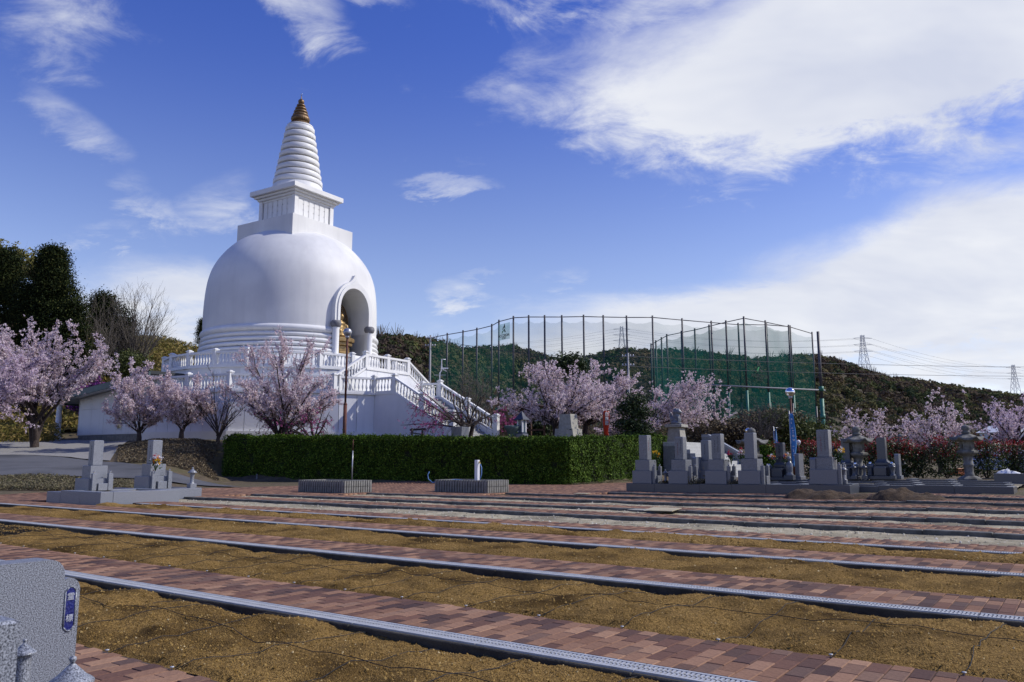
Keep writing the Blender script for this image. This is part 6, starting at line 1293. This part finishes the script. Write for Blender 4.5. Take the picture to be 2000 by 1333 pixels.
# bronze lantern, basin, monument, timber frames
BL_ = thing('garden_lantern', 'tall glazed lantern with slate hood on a stone plinth', 'lantern', upg(1019, 43), RZ); zl = float(atY(1019, 812, 43)[2]) - BL_.location.z
zb_ = zl - .92
MB().b2(-.25, .25, -.25, .25, -.4, zb_ - .06, .01).build('plinth', 'granite_far', BL_); MB().b2(-.2, .2, -.2, .2, zb_ - .06, zb_ + .02).build('sill', 'slate_blue', BL_)
for x in (-.15, .15):
    for y in (-.15, .15): MB().b2(x - .035, x + .035, y - .035, y + .035, zb_ + .02, zl - .22).build('post', 'white_rail', BL_)
MB().b2(-.13, .13, -.13, .13, zb_ + .02, zl - .22).build('glazing', 'lantern_glass', BL_); MB().lathe([(.44, zl - .24), (.42, zl - .20), (.22, zl - .02), (.12, zl + .12), (.05, zl + .2), (.001, zl + .24)], 4, (0, 0), False, math.pi / 4, math.pi / 4 + 2 * math.pi).build('hood', 'slate_blue', BL_)
t = thing('stone_basin', 'round grey-green stone basin beside the glazed lantern', 'basin', upg(1000, 43)); MB().lathe([(.22, -.1), (.20, .10), (.30, .3), (.42, .46), (.44, .58), (.38, .62), (.34, .55), (.001, .5)], 24).build('bowl', 'blue_green_stone', t)
t = thing('stone_monument', 'pale tapering stone monument under the cherry tree', 'monument', upg(1111, 44), RZ); MB().prism([(-.62, -.1), (-.55, .45), (.55, .45), (.62, -.1)], -.5, .5, 'y').build('plinth', 'pale_stone', t); MB().prism([(-.42, .45), (-.34, 1.25), (.34, 1.25), (.42, .45)], -.36, .36, 'y').build('upper_stone', 'pale_stone', t)
t = thing('tree_support', 'weathered timber tree support below the stair wall', 'tree support', upg(814, 41.5), RZ + .4)
for x in (-.30, .30): MB().tube([(x, 0, -.2), (x * .92, 0, .95)], .055, 8).build('post', 'wood_dark', t)
MB().tube([(-.42, .06, .86), (.42, .06, .90)], .05, 8).build('cross_bar', 'wood_dark', t); MB().tube([(-.3, .05, .7), (.3, .05, .62)], .03, 6).build('cross_bar', 'wood_dark', t)
t = thing('timber_shelter', 'brown timber shelter beyond the glazed lantern', 'shelter', upg(1050, 50), RZ); 
for x in (-.9, .9):
    for y in (-.6, .6): MB().box((x, y, .9), (.10, .10, 1.8)).build('post', 'wood_brown', t)
MB().prism([(-1.3, 1.75), (0, 1.95), (1.3, 1.75), (1.3, 1.85), (0, 2.05), (-1.3, 1.85)], -.9, .9, 'y').build('roof', 'wood_brown', t); MB().box((0, -.6, .45), (1.9, .05, .12)).build('rail', 'wood_brown', t)
t = thing('camera_mast', 'white mast with a bracket and camera behind the stair', 'mast', upg(857, 62)); zm_ = float(atY(857, 702, 62)[2]) - t.location.z; MB().tube([(0, 0, 0), (0, 0, zm_ - 1.1), (.12, 0, zm_ - .9), (.14, 0, zm_), (.42, 0, zm_ - .03)], .05, 8).build('mast', 'white_plastic', t); MB().box((.38, 0, zm_ - .72), (.5, .12, .10)).tube([(.1, 0, zm_ - .72), (.5, 0, zm_ - .95)], .035, 6).build('camera', 'white_plastic', t); MB().box((-.0, 0, zm_ - 1.25), (.9, .04, .04)).build('cross_bar', 'silver_paint', t)
t = thing('stone_block', 'dark stone block at the foot of the front stair', 'stone block', upg(898, 42.2), RZ); MB().box((0, 0, .25), (.7, .6, .75), 0, .02).build('block', 'granite_far', t)
# beyond the shrub border
t = thing('vinyl_greenhouse', 'white vinyl tunnel greenhouse beyond the red shrubs', 'greenhouse', (pxX(1985, 62), 62, zg(pxX(1985, 62), 62)), .3)
b = MB(); pr = [(1.9 * math.cos(a), 1.75 * math.sin(a)) for a in np.linspace(0, math.pi, 14)]; b.prism(pr, -3, 3, 'y'); b.build('cover', 'white_sheet', t)
for y in np.linspace(-3, 3, 7): MB().tube([(1.93 * math.cos(a), y, 1.78 * math.sin(a)) for a in np.linspace(0, math.pi, 14)], .025, 5).build('hoop', 'steel', t)
t = thing('far_house', 'distant low building with white roof beyond the border trees', 'building', (pxX(1972, 150), 150, 5.0), .4); MB().b2(-3.5, 3.5, -3, 3, -3, 1.2).build('wall', 'white_panel', t); MB().prism([(-4, 1.2), (0, 2.6), (4, 1.2)], -3.4, 3.4, 'y').build('roof', 'white_sheet', t)
t = thing('orange_container', 'orange plastic container behind the lone stone lantern', 'container', upg(1872, 40), .3); MB().b2(-.4, .4, -.3, .3, 0, .30, .04).build('body', 'orange_plastic', t); MB().b2(-.44, .44, -.34, .34, .30, .35, .02).build('rim', 'orange_plastic', t)
